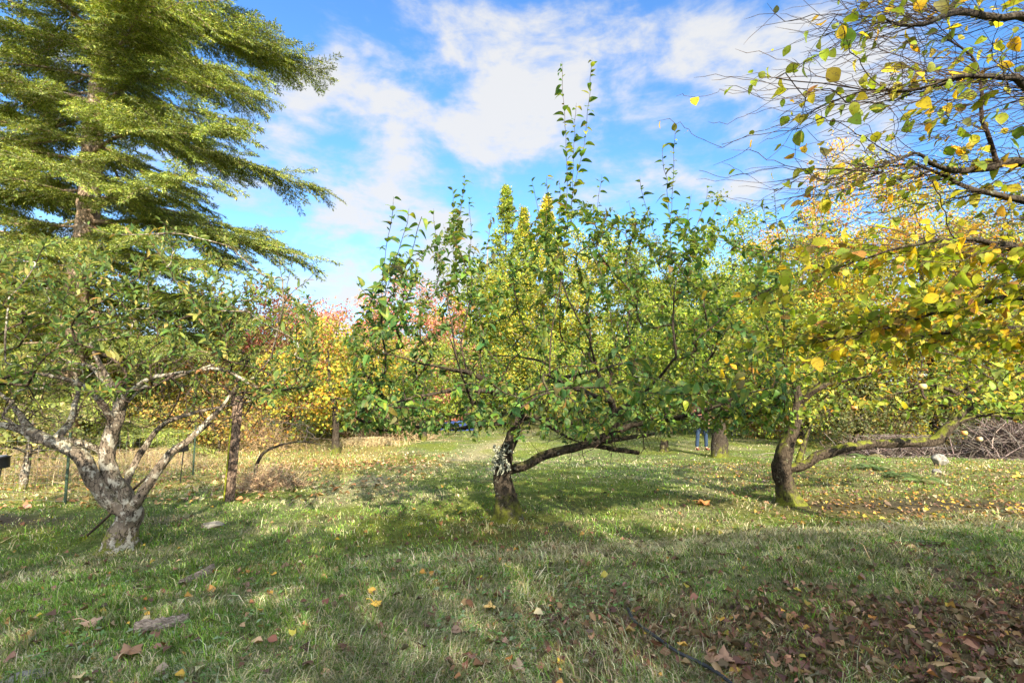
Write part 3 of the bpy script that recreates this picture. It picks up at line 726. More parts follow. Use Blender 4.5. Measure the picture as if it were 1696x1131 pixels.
for _ in range(1100):      # bare tangled twigs under the crown
    px = -40 + R.random() * 480; tips.append(P(px, 585 + R.random() * 125, dB + R.normal() * .45))
S.grow(tips, up=.0, vert=1, step=.05, att=.8, outdir=.1, below=False, maxlen=1.2, wob=.035, sag=.05)
S.mesh(tB, M_BARK_B, M_TWIG_DARK, limb_r=.02)
mb = MB(); n = 0
n += shoot_leaves(mb, h_paths, .030, .070, GREEN_B, T_NARROW, .35, .45, .3, .7, tipsmall=.7, hang=.1)
n += shoot_leaves(mb, m_paths, .0145, .078, GREEN_B, T_NARROW, .15, .45, .3, .8, tipsmall=.7, hang=.2)
print('B leaves', n)
mb.build('foliage', M_LEAF, tB)

# ================================================================== RIGHT APPLE TREE
gC = G(1308, 833); dC = gC[1]
tC = thing('apple_tree', 'apple tree with one long mossy limb reaching sideways and a few apples at the right', 'tree', gC, 'old apple trees on the lawn')
S = Skel()
pp, rr = wpts([(1302, 805, dC, .10), (1294, 778, dC, .11), (1300, 745, dC, .10), (1312, 712, dC, .085), (1318, 690, dC, .07), (1322, 660, dC, .055), (1310, 620, dC, .035), (1280, 580, dC - .2, .02)])
S.limb([gC + np.array([0, 0, -.05])] + pp, [.125] + rr)
limb([(1304, 777, dC, .062), (1335, 770, dC - .1, .062), (1358, 755, dC - .15, .062), (1400, 742, dC - .2, .062), (1450, 737, dC - .2, .064), (1510, 736, dC - .2, .070), (1552, 733, dC - .2, .078), (1572, 712, dC - .2, .08), (1592, 688, dC - .2, .062), (1625, 660, dC - .25, .042), (1665, 630, dC - .3, .025), (1700, 590, dC - .4, .012)])
limb([(1575, 708, dC - .2, .03), (1605, 692, dC - .2, .028), (1640, 686, dC - .25, .026), (1700, 694, dC - .3, .022), (1780, 690, dC - .3, .012)])
limb([(1316, 760, dC, .045), (1330, 735, dC + .1, .038), (1338, 712, dC + .15, .03), (1350, 680, dC + .2, .02)])
limb([(1318, 690, dC, .045), (1290, 660, dC + .3, .035), (1240, 630, dC + .5, .024), (1200, 600, dC + .6, .014)])
limb([(1320, 670, dC, .045), (1360, 640, dC - .2, .038), (1420, 625, dC - .3, .028), (1490, 610, dC - .4, .016)])
limb([(1320, 660, dC, .04), (1370, 620, dC + .6, .032), (1440, 600, dC + 1, .022), (1520, 590, dC + 1.3, .012)])
limb([(1600, 655, dC - .25, .03), (1550, 640, dC - .4, .024), (1500, 650, dC - .5, .016), (1450, 660, dC - .5, .01)])
limb([(1600, 640, dC - .25, .03), (1650, 620, dC, .024), (1720, 600, dC + .2, .014)])
tips = []
while len(tips) < 720:
    px = 1170 + R.random() * 640; d = dC + R.normal() * .9; tp_ = 480 + 25 * math.sin(px * .02) + 60 * max(0, (1300 - px) / 130)
    py = tp_ + (690 - tp_) * R.random() ** .95
    tips.append(P(px, py, max(4.6, d)))
tips.sort(key=lambda q: q[2])
m_paths = S.grow(tips, up=.15, vert=1.4, step=.09, att=.5, outdir=.3, wob=.012, below=False)
S.mesh(tC, M_BARK_C, M_TWIG_DARK, limb_r=.02)
mb = MB()
n = shoot_leaves(mb, m_paths, .030, .088, GREEN_C, T_APPLE, .25, .35, .4, 1.1, tipsmall=.8, hang=.3)
print('C leaves', n); mb.build('foliage', M_LEAF, tC)
M_APPLE = attr_mat('apple_skin', .35, .5, 6, .05)
def apple_mesh(c, r, col):
    mb = MB(); n1, n2_ = 12, 16; V = []; C_ = []
    for i in range(n1 + 1):
        th = math.pi * i / n1; rr_ = math.sin(th) ** .85 * (1 + .08 * math.cos(th)); zz = math.cos(th) * .88 - .18 * math.exp(-(math.sin(th) / .35) ** 2) * (1 if th < 1.57 else -1)
        for j in range(n2_):
            a = j / n2_ * 6.283; V.append((c[0] + r * rr_ * math.cos(a), c[1] + r * rr_ * math.sin(a), c[2] + r * zz))
            w = .5 + .5 * math.sin(a + 1.0 + c[0] * 5); C_.append([q * (1 - w * .8) + p_ * w * .8 for q, p_ in zip(col, (.55, .22, .08))])
    i = np.arange(n1)[:, None] * n2_; j = np.arange(n2_)[None]; j2 = (j + 1) % n2_
    mb.add(V, None, np.stack([i + j, i + n2_ + j, i + n2_ + j2, i + j2], -1).reshape(-1, 4), np.array(C_))
    return mb
for (px, py, dd, r_, c_) in [(1415, 676, -.4, .042, (.42, .38, .12)), (1500, 689, -.5, .045, (.40, .42, .12)), (1597, 717, -.45, .036, (.42, .42, .12)), (1622, 727, -.4, .036, (.50, .46, .28)), (1528, 640, -.9, .045, (.42, .34, .16)), (1324, 731, -.2, .038, (.40, .42, .06)), (1420, 664, .1, .035, (.40, .42, .1)), (1525, 622, -.6, .034, (.42, .34, .14))]:
    p = P(px, py, dC + dd); m2 = apple_mesh(p, r_, c_)
    # stalk joins the apple to the twig above
    o = m2.build('apple', M_APPLE, tC)
    st = MB(); tube(st, [p + np.array([0, 0, r_ * .7]), p + np.array([.006, .004, r_ * 1.6])], [.0022, .0018], 5); st.build('stalk', M_TWIG_DARK, o)

# ================================================================== HAZEL, its trunk just outside the frame
gD = np.array([4.55, 3.0, float(ground(4.55, 3.0))])
tD = thing('hazel_tree', 'large-leaved hazel with thin arching twigs reaching in from the right edge', 'tree', gD)
S = Skel()
S.limb([gD - [0, 0, .05], gD + [-.02, 0, .6], gD + [.05, .05, 1.3], gD + [0, .1, 2.0], gD + [-.1, .1, 2.8], gD + [-.1, .1, 3.6]], [.12, .10, .09, .075, .06, .04])
limb([(1900, 250, 3.05, .045), (1760, 90, 2.9, .034), (1696, 32, 2.75, .026), (1640, 30, 2.7, .023), (1585, 20, 2.6, .02), (1540, 38, 2.5, .015), (1500, 44, 2.45, .011), (1460, 30, 2.4, .007)])
limb([(1900, 330, 3.05, .04), (1780, 285, 3.0, .032), (1696, 268, 2.9, .026), (1640, 275, 2.85, .024), (1590, 282, 2.8, .02), (1548, 262, 2.7, .014), (1525, 248, 2.65, .01), (1480, 268, 2.6, .007), (1460, 285, 2.5, .005)])
limb([(1655, 272, 2.86, .014), (1640, 235, 2.8, .013), (1624, 190, 2.75, .012), (1628, 140, 2.7, .010), (1610, 95, 2.65, .008), (1560, 60, 2.6, .005)])
limb([(1900, 420, 3.05, .04), (1780, 360, 3.05, .032), (1700, 335, 3.0, .026), (1640, 322, 2.95, .02), (1590, 310, 2.9, .016), (1560, 290, 2.85, .012), (1510, 270, 2.8, .008)])
limb([(1900, 470, 3.05, .045), (1780, 500, 3.2, .036), (1700, 490, 3.3, .028), (1620, 500, 3.4, .022), (1540, 520, 3.4, .016), (1460, 545, 3.3, .010), (1380, 560, 3.2, .005)])
limb([(1900, 520, 3.05, .05), (1790, 560, 3.5, .04), (1696, 548, 3.8, .032), (1640, 548, 3.9, .026), (1580, 552, 3.9, .02), (1520, 560, 3.8, .012)])
limb([(1900, 430, 3.05, .04), (1750, 430, 2.8, .03), (1680, 410, 2.7, .02), (1600, 400, 2.6, .014), (1500, 410, 2.6, .009), (1400, 440, 2.7, .005)])
limb([(1900, 180, 3.05, .035), (1760, 170, 2.6, .025), (1680, 130, 2.4, .018), (1600, 125, 2.3, .012), (1520, 150, 2.3, .007), (1440, 150, 2.3, .004)])
limb([(1900, 100, 3.05, .03), (1800, -60, 2.9, .02), (1700, -60, 2.8, .012), (1560, -30, 2.7, .006)])
hz_tips = [P(*h) for h in [(1265, 112, 2.45), (1245, 134, 2.45), (1335, 70, 2.5), (1360, 60, 2.55), (1300, 122, 2.5), (1355, 95, 2.4), (1330, 165, 2.6), (1355, 140, 2.55), (1313, 172, 2.7), (1318, 225, 2.6), (1305, 190, 2.65), (1318, 262, 2.6), (1345, 275, 2.6), (1395, 15, 2.5), (1390, 45, 2.5), (1370, 200, 2.7), (1430, 10, 2.4)]]
hp = S.grow(hz_tips, up=-.05, vert=.6, step=.07, att=.9, outdir=.3, below=False, wob=.02)
tips = []; pars = []; cand = [i for i in range(len(S.p)) if S.fix[i] > 0 and S.fix[i] < .04 and S.p[i][0] > 1.0]
for _ in range(560):
    j = cand[R.integers(len(cand))]; dz = R.normal() * .22 - .10
    tips.append(np.array(S.p[j]) + unit(np.array([-1., R.normal() * .35, dz])) * (.2 + .65 * R.random() ** 1.3)); pars.append(j)
mp_ = S.grow(tips, endup=np.array([-.4, 0, -.10]), step=.045, att=.9, outdir=.35, below=False, wob=.032, maxlen=2.4, parents=pars)
cand = [i for ids, _ in mp_ for i in ids]; tips = []; pars = []
for _ in range(1500):
    j = cand[R.integers(len(cand))]
    tips.append(np.array(S.p[j]) + unit(np.array([-1., R.normal() * .5, R.normal() * .38 - .08])) * (.08 + .4 * R.random())); pars.append(j)
mp2 = S.grow(tips, endup=np.array([-.3, 0, -.05]), step=.04, att=.9, outdir=.2, below=False, wob=.036, maxlen=2.4, parents=pars)
S.mesh(tD, M_BARK_A, M_TWIG_DARK, limb_r=.014, tip=.0014, p=2.15)
mb = MB(); n = 0
n += shoot_leaves(mb, hp, .16, .10, HAZEL, T_HAZEL, .72, .25, .4, .8, prob=.9, wave=.05, hang=.5)
low = [q for q in mp_ + mp2 if q[1][-1][2] < CAMZ + .75]; high = [q for q in mp_ + mp2[:600] if q[1][-1][2] >= CAMZ + .75]
n += shoot_leaves(mb, high, .11, .078, HAZEL, T_HAZEL, .45, .28, .5, .9, prob=.42, wave=.05, hang=.5)
n += shoot_leaves(mb, low, .075, .080, HAZEL, T_HAZEL, .3, .28, .5, .9, prob=.8, wave=.05, hang=.5)
print('D leaves', n); mb.build('foliage', M_HAZEL, tD)

# ================================================================== generic broadleaf trees further back
def lump_tips(c, rad3, n, lump=.25, bottom=.25, seed=0):
    """points spread through an uneven ellipsoid, denser near its skin"""
    d = rdir(n * 2); d = d[d[:, 2] > -bottom - .3 * R.random(len(d))][:n]
    k = 1 + lump * (np.sin(d[:, 0] * 4 + seed) * np.cos(d[:, 1] * 5 + seed * 2) + .7 * np.sin(d[:, 2] * 7 + d[:, 0] * 3 + seed * 3))
    r = (.35 + .65 * R.random(len(d)) ** .45) * k
    return c + d * np.asarray(rad3) * r[:, None]
def broadleaf(name, label, cat, base, H, rad_xy, pal, leaf, nl, ntip, group=None, crown_low=.25, trunk_r=.15, bark=None, tpl=T_QUAD, lump=.28, sigma=.35, matl=None, lean=0., twig=None, tips=None, droopy=0.):
    base = np.array([base[0], base[1], float(ground(base[0], base[1]))])
    t = thing(name, label, cat, base, group); S = Skel()
    top = base + [lean, 0, H * .82]; sd_ = R.random() * 9
    S.limb([base - [0, 0, .1], base + [lean * .3 + .05, 0, H * .3], base + [lean * .7 - .05, .05, H * .55], top], [trunk_r, trunk_r * .75, trunk_r * .45, trunk_r * .12], step=.3)
    zc = H * (1 + crown_low) / 2
    if tips is None: tips = lump_tips(base + [lean * .6, 0, zc], (rad_xy, rad_xy, H * (1 - crown_low) / 2), ntip, lump, .9, sd_)
    o = np.argsort(np.linalg.norm(tips - (base + [0, 0, zc]), axis=1)); tips = tips[o]
    S.grow(list(tips), up=.2, vert=1.3, step=max(.3, H * .05), att=.85, outdir=.3, below=True, wob=.03, maxlen=30)
    S.mesh(t, bark or M_BARK_A, twig or M_TWIG, limb_r=99, fine=False, tip=.006 + .0006 * H, base_flare=1)
    j = R.integers(len(tips), size=nl); Pp = tips[j] + R.normal(size=(nl, 3)) * sigma * .8 * np.array([1, 1, .7])
    A = rdir(nl) + [0, 0, -.3 - droopy]; N = rdir(nl) + [0, 0, .9]
    shade = .62 + .76 * R.random(len(tips))       # each twig's leaves share a tone
    c = pick(pal, nl, .2) * shade[j][:, None]
    mb = MB(); leaves(mb, Pp, A, N, leaf * (.6 + .8 * R.random(nl)), c, tpl, .3, .3); mb.build('crown', matl or M_BGLEAF, t)
    return t
def wx(px, d): return (px - 848) / F * d
def hgt(py, d, x=0): return CAMZ + d * (637.6 - py) / F * 1.0 - float(ground(x, d))

YG = [(4, (.17, .25, .035)), (3, (.26, .32, .04)), (1.5, (.42, .38, .05)), (2.5, (.09, .15, .03))]
YGD = [(4, (.13, .20, .03)), (3, (.22, .28, .035)), (1, (.34, .32, .06)), (2, (.09, .14, .035))]
YEW = [(3, (.46, .37, .04)), (2, (.52, .43, .07)), (3, (.28, .31, .04)), (1.5, (.14, .18, .03))]
ORG = [(3, (.52, .28, .05)), (3, (.50, .38, .06)), (2, (.42, .16, .05)), (2, (.32, .32, .06))]
RED = [(4, (.42, .15, .14)), (3, (.52, .24, .21)), (2, (.30, .09, .09)), (2, (.56, .36, .28))]
OCH = [(3, (.44, .34, .11)), (3, (.34, .31, .07)), (3, (.22, .25, .05)), (1.5, (.46, .27, .10)), (1.5, (.12, .15, .04))]

# middle-distance orchard trees
g = G(1191, 757)
broadleaf('apple_tree', 'old apple tree with a thick straight trunk next to the standing person', 'tree', g, 4.9, 2.6, YGD, .085, 15000, 260, 'old apple trees on the lawn', .36, .26, M_BARK_A, T_ROUND, .25, .26)
g = G(556, 752)
broadleaf('apple_tree', 'small leaning apple tree with yellow lower leaves beside the dry brush', 'tree', g, 4.3, 2.0, [(3, (.14, .20, .04)), (3, (.30, .30, .05)), (2, (.50, .38, .05)), (1, (.5, .25, .05))], .085, 9000, 200, 'old apple trees on the lawn', .26, .13, M_BARK_A, T_ROUND, .3, .24, lean=-.35)
broadleaf('apple_tree', 'distant apple tree with a thin trunk seen under the centre limb', 'tree', (wx(957, 22), 22), 4.6, 2.4, YG, .10, 7000, 150, 'old apple trees on the lawn', .3, .12)
broadleaf('apple_tree', 'distant green apple tree to the left of the centre trunk near the blue tarpaulin', 'tree', (wx(700, 20), 20.5), 4.4, 2.4, YGD, .10, 7500, 150, 'old apple trees on the lawn', .3, .12)
g = G(32, 812)
broadleaf('apple_tree', 'little crooked apple tree with pale sparse leaves at the far left edge', 'tree', g, 1.5, .9, [(2, (.24, .26, .10)), (2, (.16, .19, .07)), (1, (.42, .38, .18))], .06, 1300, 70, 'old apple trees on the lawn', .35, .07, M_BARK_B, T_ROUND, .3, .13, lean=.15)

# red-leaved trees
broadleaf('red_maple', 'pinkish red leaved tree with a rounded top left of the centre tree', 'tree', (wx(655, 30), 30), hgt(486, 30), 4.8, RED, .15, 24000, 240, 'red leaved trees behind the orchard', .12, .2, sigma=.42)
broadleaf('red_maple', 'salmon red leaved tree behind the shoots of the left apple tree', 'tree', (wx(480, 22), 22), hgt(490, 22), 3.6, RED + [(1, (.55, .38, .2))], .12, 20000, 200, 'red leaved trees behind the orchard', .12, .18, sigma=.4)
# yellow-green and dark woodland trees, left to right
bgs = [
    ('maple_tree', 'yellow-green bushy maple under the fir at the left edge', 30, 425, 20, 3.6, OCH, 14000),
    ('maple_tree', 'warm ochre maple low beneath the fir branches', 210, 440, 22, 3.8, OCH + YG, 15000),
    ('maple_tree', 'ochre and green maple right of the fir trunk', 340, 480, 24, 3.0, OCH, 13000),
    ('maple_tree', 'low yellow-green maple between the two red trees', 575, 580, 24, 2.4, YG + YGD, 9000),
    ('alder_tree', 'pale green alder behind the top left shoots of the centre tree', 785, 455, 34, 3.6, YG, 11000),
    ('alder_tree', 'bright yellow-green alder behind the middle of the centre tree', 900, 410, 32, 3.8, YG + YEW, 13000),
    ('alder_tree', 'yellow-topped alder right of the columnar poplars', 1010, 375, 34, 4.2, YEW + YG, 14000),
    ('alder_tree', 'green alder behind the right shoots of the centre tree', 1110, 405, 30, 4.2, YGD, 13000),
    ('alder_tree', 'yellow-green alder between the centre tree and the spruce', 1215, 385, 27, 4.4, YG, 15000),
    ('maple_tree', 'orange and yellow maple in front of the dark spruce', 1415, 285, 20, 3.6, ORG, 15000),
    ('maple_tree', 'golden yellow maple behind the hazel twigs', 1540, 300, 18, 3.8, YEW + YG, 15000),
    ('maple_tree', 'green and gold maple at the right edge behind the hazel', 1680, 290, 16, 3.6, YG + ORG, 14000),
    ('maple_tree', 'low lime green maple right of the spruce', 1320, 395, 19, 3.0, YG, 12000)]
for nm, lb, px, top, d, rw, pal, nl in bgs:
    broadleaf(nm, lb, 'tree', (wx(px, d), d), hgt(top, d), rw, pal, .0052 * d, int(nl * 1.9), 300, 'autumn trees at the edge of the orchard', .10, .17, sigma=.34, lump=.32)
# poplars
for lb, px, top, d, w, pal in [('tallest slim yellow-green poplar behind the centre tree', 838, 300, 46, 1.15, YG), ('short slim poplar just right of the tallest poplar', 868, 340, 48, 1.0, YG + YEW),
                          ('golden slim poplar farthest right of the poplars', 908, 318, 47, 1.15, YEW)]:
    H = hgt(top, d); x0 = wx(px, d); n = 420
    zz = (.08 + .92 * R.random(n)) * H; rr_ = 1.6 * w * np.clip((1 - zz / H) * 3.4, 0, 1) ** .8 * (.85 + .15 * np.sin(zz * 1.3)) * np.sqrt(R.random(n)); az = R.random(n) * 6.283
    tp = np.stack([x0 + rr_ * np.cos(az), d + rr_ * np.sin(az), zz + float(ground(x0, d))], 1)
    broadleaf('poplar_tree', lb, 'tree', (x0, d), H, w, pal, .20, 17000, n, 'columnar poplars', .05, .25, sigma=.2, tips=tp, droopy=-.9)

# ================================================================== conifers
def conifer(name, label, base, H, r0, Lmax, z0, nl, pal, group=None, dens=1., lean=(0, 0), droop=.35, nsz=.085, ztop=None, side=None, cones=0, lshape=.8, copyof=None):
    base = np.array([base[0], base[1], float(ground(base[0], base[1]))])
    t = thing(name, label, 'tree', base, group)
    k = 24; zz = np.linspace(0, H, k); tr = np.stack([base[0] + lean[0] * zz / H + .06 * np.sin(zz), base[1] + lean[1] * zz / H, base[2] + zz - .1], 1)
    mb = MB(); tr_r = r0 * (1 - zz / H) ** .8 + .02; q, rr = resample(tr, tr_r, .25); tube(mb, q, rr, 16, .10, seed=H); mb.build('trunk', M_BARK_FIR, t)
    bm = MB(); nm = MB(); cm = MB(); az = R.random() * 6
    for i in range(nl):
        u = (i + R.random()) / nl; z = z0 + (H - z0) * u
        if ztop and z > ztop and R.random() < .5: az += 2.4; continue
        az += 2.4 + R.normal() * .35
        L = Lmax * min(1, ((1 - u) ** lshape) * 1.15) * (.5 + .6 * R.random())
        if side: L *= 1 + side * math.cos(az)
        L *= .80 + .25 * float(ss(.2 * H, .36 * H, z))
        if L < .4: continue
        o = np.array([math.cos(az), math.sin(az), 0.]); c0 = np.array([np.interp(z, zz, tr[:, 0]), np.interp(z, zz, tr[:, 1]), base[2] + z])
        m = max(6, int(L / .3)); s_ = np.linspace(0, 1, m); rise = .30 * (u - .25) + .12 * R.random(); dr = droop * (.7 + .6 * R.random())
        sidev = np.array([-o[1], o[0], 0]); bend = R.normal() * .10
        pts = c0 + o * (L * s_)[:, None] + np.array([0, 0, 1.]) * (L * (rise * s_ - dr * s_ ** 1.8 + .06 * s_ ** 6))[:, None] + sidev * (L * bend * s_ ** 2)[:, None]
        pts = pts + np.cumsum(R.normal(size=pts.shape) * .012, 0) * L * .3
        rb = (.013 + .0085 * L) * (1 - s_) + .006
        tube(bm, pts, rb, 5)
        nb = int(L / .25 * 2 * dens)
        tb = (.10 + .9 * (np.arange(nb) + R.random(nb)) / nb); sg = np.where(np.arange(nb) % 2 == 0, 1., -1.)
        pb = np.stack([np.interp(tb, s_, pts[:, j]) for j in range(3)], 1)
        lb_ = (.28 + .20 * L * np.sin(np.clip(tb * 1.05, 0, 1) * math.pi * .86) ** .7) * (.5 + .8 * R.random(nb))
        dirb = unit(o[None] * (.75 + .3 * R.random((nb, 1))) + sidev[None] * sg[:, None] * (.85 * R.random((nb, 1)) + .35) + np.array([0, 0, 1.]) * (R.random((nb, 1)) * .6 - .30))
        hang_ = .05 + .45 * R.random(nb); ns = 5; u5 = np.linspace(0, 1, ns)
        for b_i in range(nb):
            q5 = pb[b_i] + dirb[b_i] * (lb_[b_i] * u5)[:, None]; q5[:, 2] -= hang_[b_i] * lb_[b_i] * u5 ** 1.7
            if lb_[b_i] > .35: tube(bm, q5, .004 + .004 * lb_[b_i] * (1 - u5), 3)
            ntf = max(3, int(lb_[b_i] / .042)); tc_ = (np.arange(ntf) + R.random(ntf)) / ntf
            cen = np.stack([np.interp(tc_, u5, q5[:, j]) for j in range(3)], 1); pr = np.cross(dirb[b_i], [0, 0, 1.])
            lf = (.07 + .34 * lb_[b_i] * (1 - tc_ * .85)) * (.6 + .7 * R.random(ntf)); lf[-1] = .12
            dtf = unit(dirb[b_i] * .8 + pr * (np.where(np.arange(ntf) % 2 == 0, 1, -1) * (.55 + .4 * R.random(ntf)))[:, None] + rdir(ntf) * .22 - np.array([0, 0, .15 + .5 * hang_[b_i]]))
            cnt = np.maximum(5, (lf / .0115 * dens).astype(int)); ti_ = np.repeat(np.arange(ntf), cnt); n_ = len(ti_); tt = tc_[ti_]
            pn = cen[ti_] + dtf[ti_] * (R.random(n_) * lf[ti_])[:, None] + R.normal(size=(n_, 3)) * .005
            A = unit(dtf[ti_] * .9 + rdir(n_) * .7); tone = .5 + .9 * R.random()
            leaves(nm, pn, A, rdir(n_) * .8 + [0, 0, 1], nsz * (.6 + .8 * R.random(n_)) * (1 + .3 * (tt > .8)), pick(pal, n_, .2) * tone, T_NEEDLE3, .1, .25)
            if cones and tt.max() > 0 and R.random() < cones and u < .8:
                pc = q5[-1] + R.normal(size=3) * .03; tube(cm, [pc, pc + [0, 0, -.035], pc + [0, 0, -.07]], [.012, .02, .006], 5)
    bm.build('branches', M_BARK_FIR, t); nm.build('needles', M_NEEDLE, t)
    if cm.n: cm.build('cones', M_CONE, t)
    print(name, 'needles', nm.n // 4)
    return t
M_CONE = plain_mat('cone', (.16, .08, .04), (.32, .18, .09), 30)
T_NEEDLE3 = (np.array([(0, 0), (.5, .115), (1, 0), (.5, -.115)]), np.zeros((0, 3), int), np.array([(0, 3, 2, 1)]))
FIR = [(4, (.15, .21, .035)), (4, (.25, .31, .05)), (3, (.06, .095, .025)), (1.5, (.42, .46, .11)), (.6, (.22, .14, .06))]
DFIR = [(4, (.04, .07, .03)), (3, (.06, .10, .035)), (1, (.10, .14, .05))]
fir1 = conifer('fir_tree', 'huge fir with a pale sunlit trunk and long drooping limbs at top left', (wx(112, 16), 16), 31, .36, 7.0, 1.2, 180, FIR, 'tall firs at the left', 1.0, (.9, 0), .27, .068, 20, .08, 0, .6)
conifer('fir_tree', 'dense fir crowding the left edge behind the huge fir', (wx(-70, 20), 20), 27, .4, 6.4, 1.0, 110, FIR, 'tall firs at the left', .75, (0, 0), .34, .11, 22)
conifer('spruce_tree', 'small dark spruce behind the orange maple at the right', (wx(1362, 26), 26), hgt(283, 26), .2, 3.2, .8, 80, DFIR, 'dark conifers on the skyline', .7, (0, 0), .3, .13, None)
conifer('spruce_tree', 'small blue-green spruce left of the slim poplars', (wx(806, 40), 40), hgt(395, 40), .2, 2.6, .8, 60, [(1, (.08, .13, .07)), (1, (.12, .18, .09))], 'dark conifers on the skyline', .6, (0, 0), .3, .2, None)
conifer('spruce_tree', 'dark spruce at the far right edge behind the hazel', (wx(1700, 24), 24), hgt(330, 24), .2, 3.4, .8, 70, DFIR, 'dark conifers on the skyline', .6, (0, 0), .3, .14, None)
# ------------------------------------------------------------------ unseen copies of the fir, added behind the viewer to shade the lawn
def copy_tree(o, loc, rz, scl, label):
    c = o.copy(); COL.objects.link(c); c.location = loc; c.rotation_euler = (0, 0, rz); c.scale = (scl,) * 3; c['label'] = label
    for ch in list(o.children):
        d = ch.copy(); COL.objects.link(d); d.parent = c
    return c
for k, (x, y, rz, s_, lb) in enumerate([(-5.6, -9.5, 1, .33, 'leftmost of the unseen firs added behind the viewer for shade'), (-.8, -11.5, 2.4, .43, 'second from the left of the unseen firs added behind the viewer for shade'),
        (5.2, -11.6, 5.3, .40, 'rightmost of the unseen firs added behind the viewer for shade')]):
    copy_tree(fir1, (x, y, float(ground(x, y)) - .1), rz, s_, lb)

hb = np.array([4.0, -6.3, float(ground(4.0, -6.3))]); t = thing('shade_hedge', 'tall unseen hedge added behind the viewer to shade the foreground', 'hedge', hb)  # out-of-view hedge added so its shadow covers the near lawn
n = 29000; x = hb[0] + (R.random(n) * 2 - 1) * 9.6; z = R.random(n) ** .8; y = hb[1] + R.normal(size=n) * .45
H_ = 5.3 + 1.5 * fbm(x, x * 0, .5, 12, 3); pts_ = np.stack([x, y, hb[2] + z * H_], 1)
mb = MB(); leaves(mb, pts_, rdir(n), rdir(n), .22 * (.6 + .8 * R.random(n)), pick(GREEN_A, n), T_QUAD, .3, .3); mb.build('foliage', M_LEAF, t)
S = Skel()
for k in range(12):
    x0 = hb[0] - 9 + k * 1.62; b0 = np.array([x0, hb[1], float(ground(x0, hb[1])) - .05]); mb = MB(); tube(mb, [b0, b0 + [.05, .03, 2], b0 + [0, 0, 4.6]], [.07, .05, .02], 8); mb.build('stem', M_BARK_A, t)
# ================================================================== shrubs and hedgerow
def shrub(name, label, px, d, H, W_, pal, nl, leaf, group=None, cat='shrub', ntip=120):
    x0 = wx(px, d); base = np.array([x0, d, float(ground(x0, d))]); t = thing(name, label, cat, base, group)
    S = Skel(); H = H * 1.3; S.limb([base - [0, 0, .05], base + [0, 0, H * .25]], [.035, .025], step=.1)
    tips = lump_tips(base + [0, 0, H * .5], (W_, W_ * .7, H * .52), ntip, .3, .9, px); tips = tips[tips[:, 2] > ground(tips[:, 0], tips[:, 1])]
    S.grow(list(tips), up=.3, vert=1, step=.25, att=.8, outdir=.2, below=False)
    S.mesh(t, M_TWIG, M_TWIG, limb_r=99, fine=False, tip=.006)
    for o in t.children:
        if o.name.startswith('twigs'): pass
    j = R.integers(len(tips), size=nl); Pp = tips[j] + R.normal(size=(nl, 3)) * .22
    Pp[:, 2] = np.maximum(Pp[:, 2], ground(Pp[:, 0], Pp[:, 1]) + .02)
    mb = MB(); tone = .75 + .5 * R.random(len(tips)); leaves(mb, Pp, rdir(nl), rdir(nl) + [0, 0, .8], leaf * (.6 + .8 * R.random(nl)), pick(pal, nl) * tone[j][:, None], T_QUAD, .3, .3)
    mb.build('foliage', M_BGLEAF, t); return t
HG = 'hedgerow shrubs round the orchard'
for lb, px, d, H, W_, pal in [
        ('ochre bramble mound at the left edge below the fir', -60, 15, 2.6, 2.6, OCH), ('ochre bramble mound behind the pale forked trunk', 110, 17, 2.8, 2.8, OCH + YG), ('yellowing bramble mound right of the pale forked trunk', 250, 18, 2.7, 2.6, OCH),
        ('orange-brown bramble mound behind the mossy post', 370, 17, 2.3, 2.2, OCH + [(3, (.42, .22, .08))]), ('yellow bramble mound behind the leaning small apple tree', 480, 21, 2.6, 2.8, YG + OCH), ('warm yellow bramble mound below the red trees', 600, 23, 2.6, 2.8, OCH + YG),
        ('green bramble mound left of the blue tarpaulin', 690, 31, 3.4, 3.4, YG), ('green bramble mound behind the centre trunk', 840, 34, 3.8, 4.2, YGD), ('tan bramble mound seen under the centre limb', 985, 30, 2.6, 3.4, OCH), ('yellow-green bramble mound behind the person', 1110, 26, 3.2, 3.2, YG),
        ('russet bramble mound right of the thick trunk', 1250, 23, 2.6, 2.6, [(2, (.36, .22, .10)), (2, (.24, .22, .06))]), ('dark bramble mound behind the right apple tree', 1390, 18, 2.2, 2.2, [(2, (.08, .10, .04)), (1, (.20, .18, .06)), (1, (.12, .08, .05))]),
        ('dark bramble mound behind the long mossy limb', 1510, 17.8, 2.3, 2.2, [(2, (.08, .10, .04)), (1, (.24, .20, .06)), (2, (.10, .07, .05))]), ('dark bramble mound at the right edge', 1660, 17.2, 2.3, 2.0, [(2, (.06, .08, .03)), (1, (.18, .17, .05))]), ('bramble mound beyond the right edge', 1800, 17, 2.6, 2.2, YGD)]:
    shrub('bramble_bush', lb, px, d, H, W_, pal, 4200, .0062 * d, HG)
# distant wood closing the view
mb = MB(); n = 52000
px = -500 + R.random(n) * 2700; d = 48 + R.random(n) * 14; x = (px - 848) / F * d
hh = (4.5 + 4.5 * fbm(x, d * 0, .12, 5, 4) + 2.5 * ss(900, 1250, px)) * (.05 + .98 * R.random(n) ** .8)
c = pick([(3, (.16, .21, .05)), (2, (.26, .28, .06)), (2, (.09, .13, .04)), (1, (.42, .36, .08))], n); c *= (.6 + .8 * fbm(x * .6, hh * .6, 1, 8, 2))[:, None]
leaves(mb, np.stack([x, d, ground(x, d) + hh], 1), rdir(n), rdir(n) + [0, -.4, .6], .42 * (.6 + .8 * R.random(n)), c, T_QUAD)
kind(tag(mb.build('far_wood', M_BGLEAF), 'distant mixed wood closing off the far side of the orchard', 'woodland'), 'stuff')

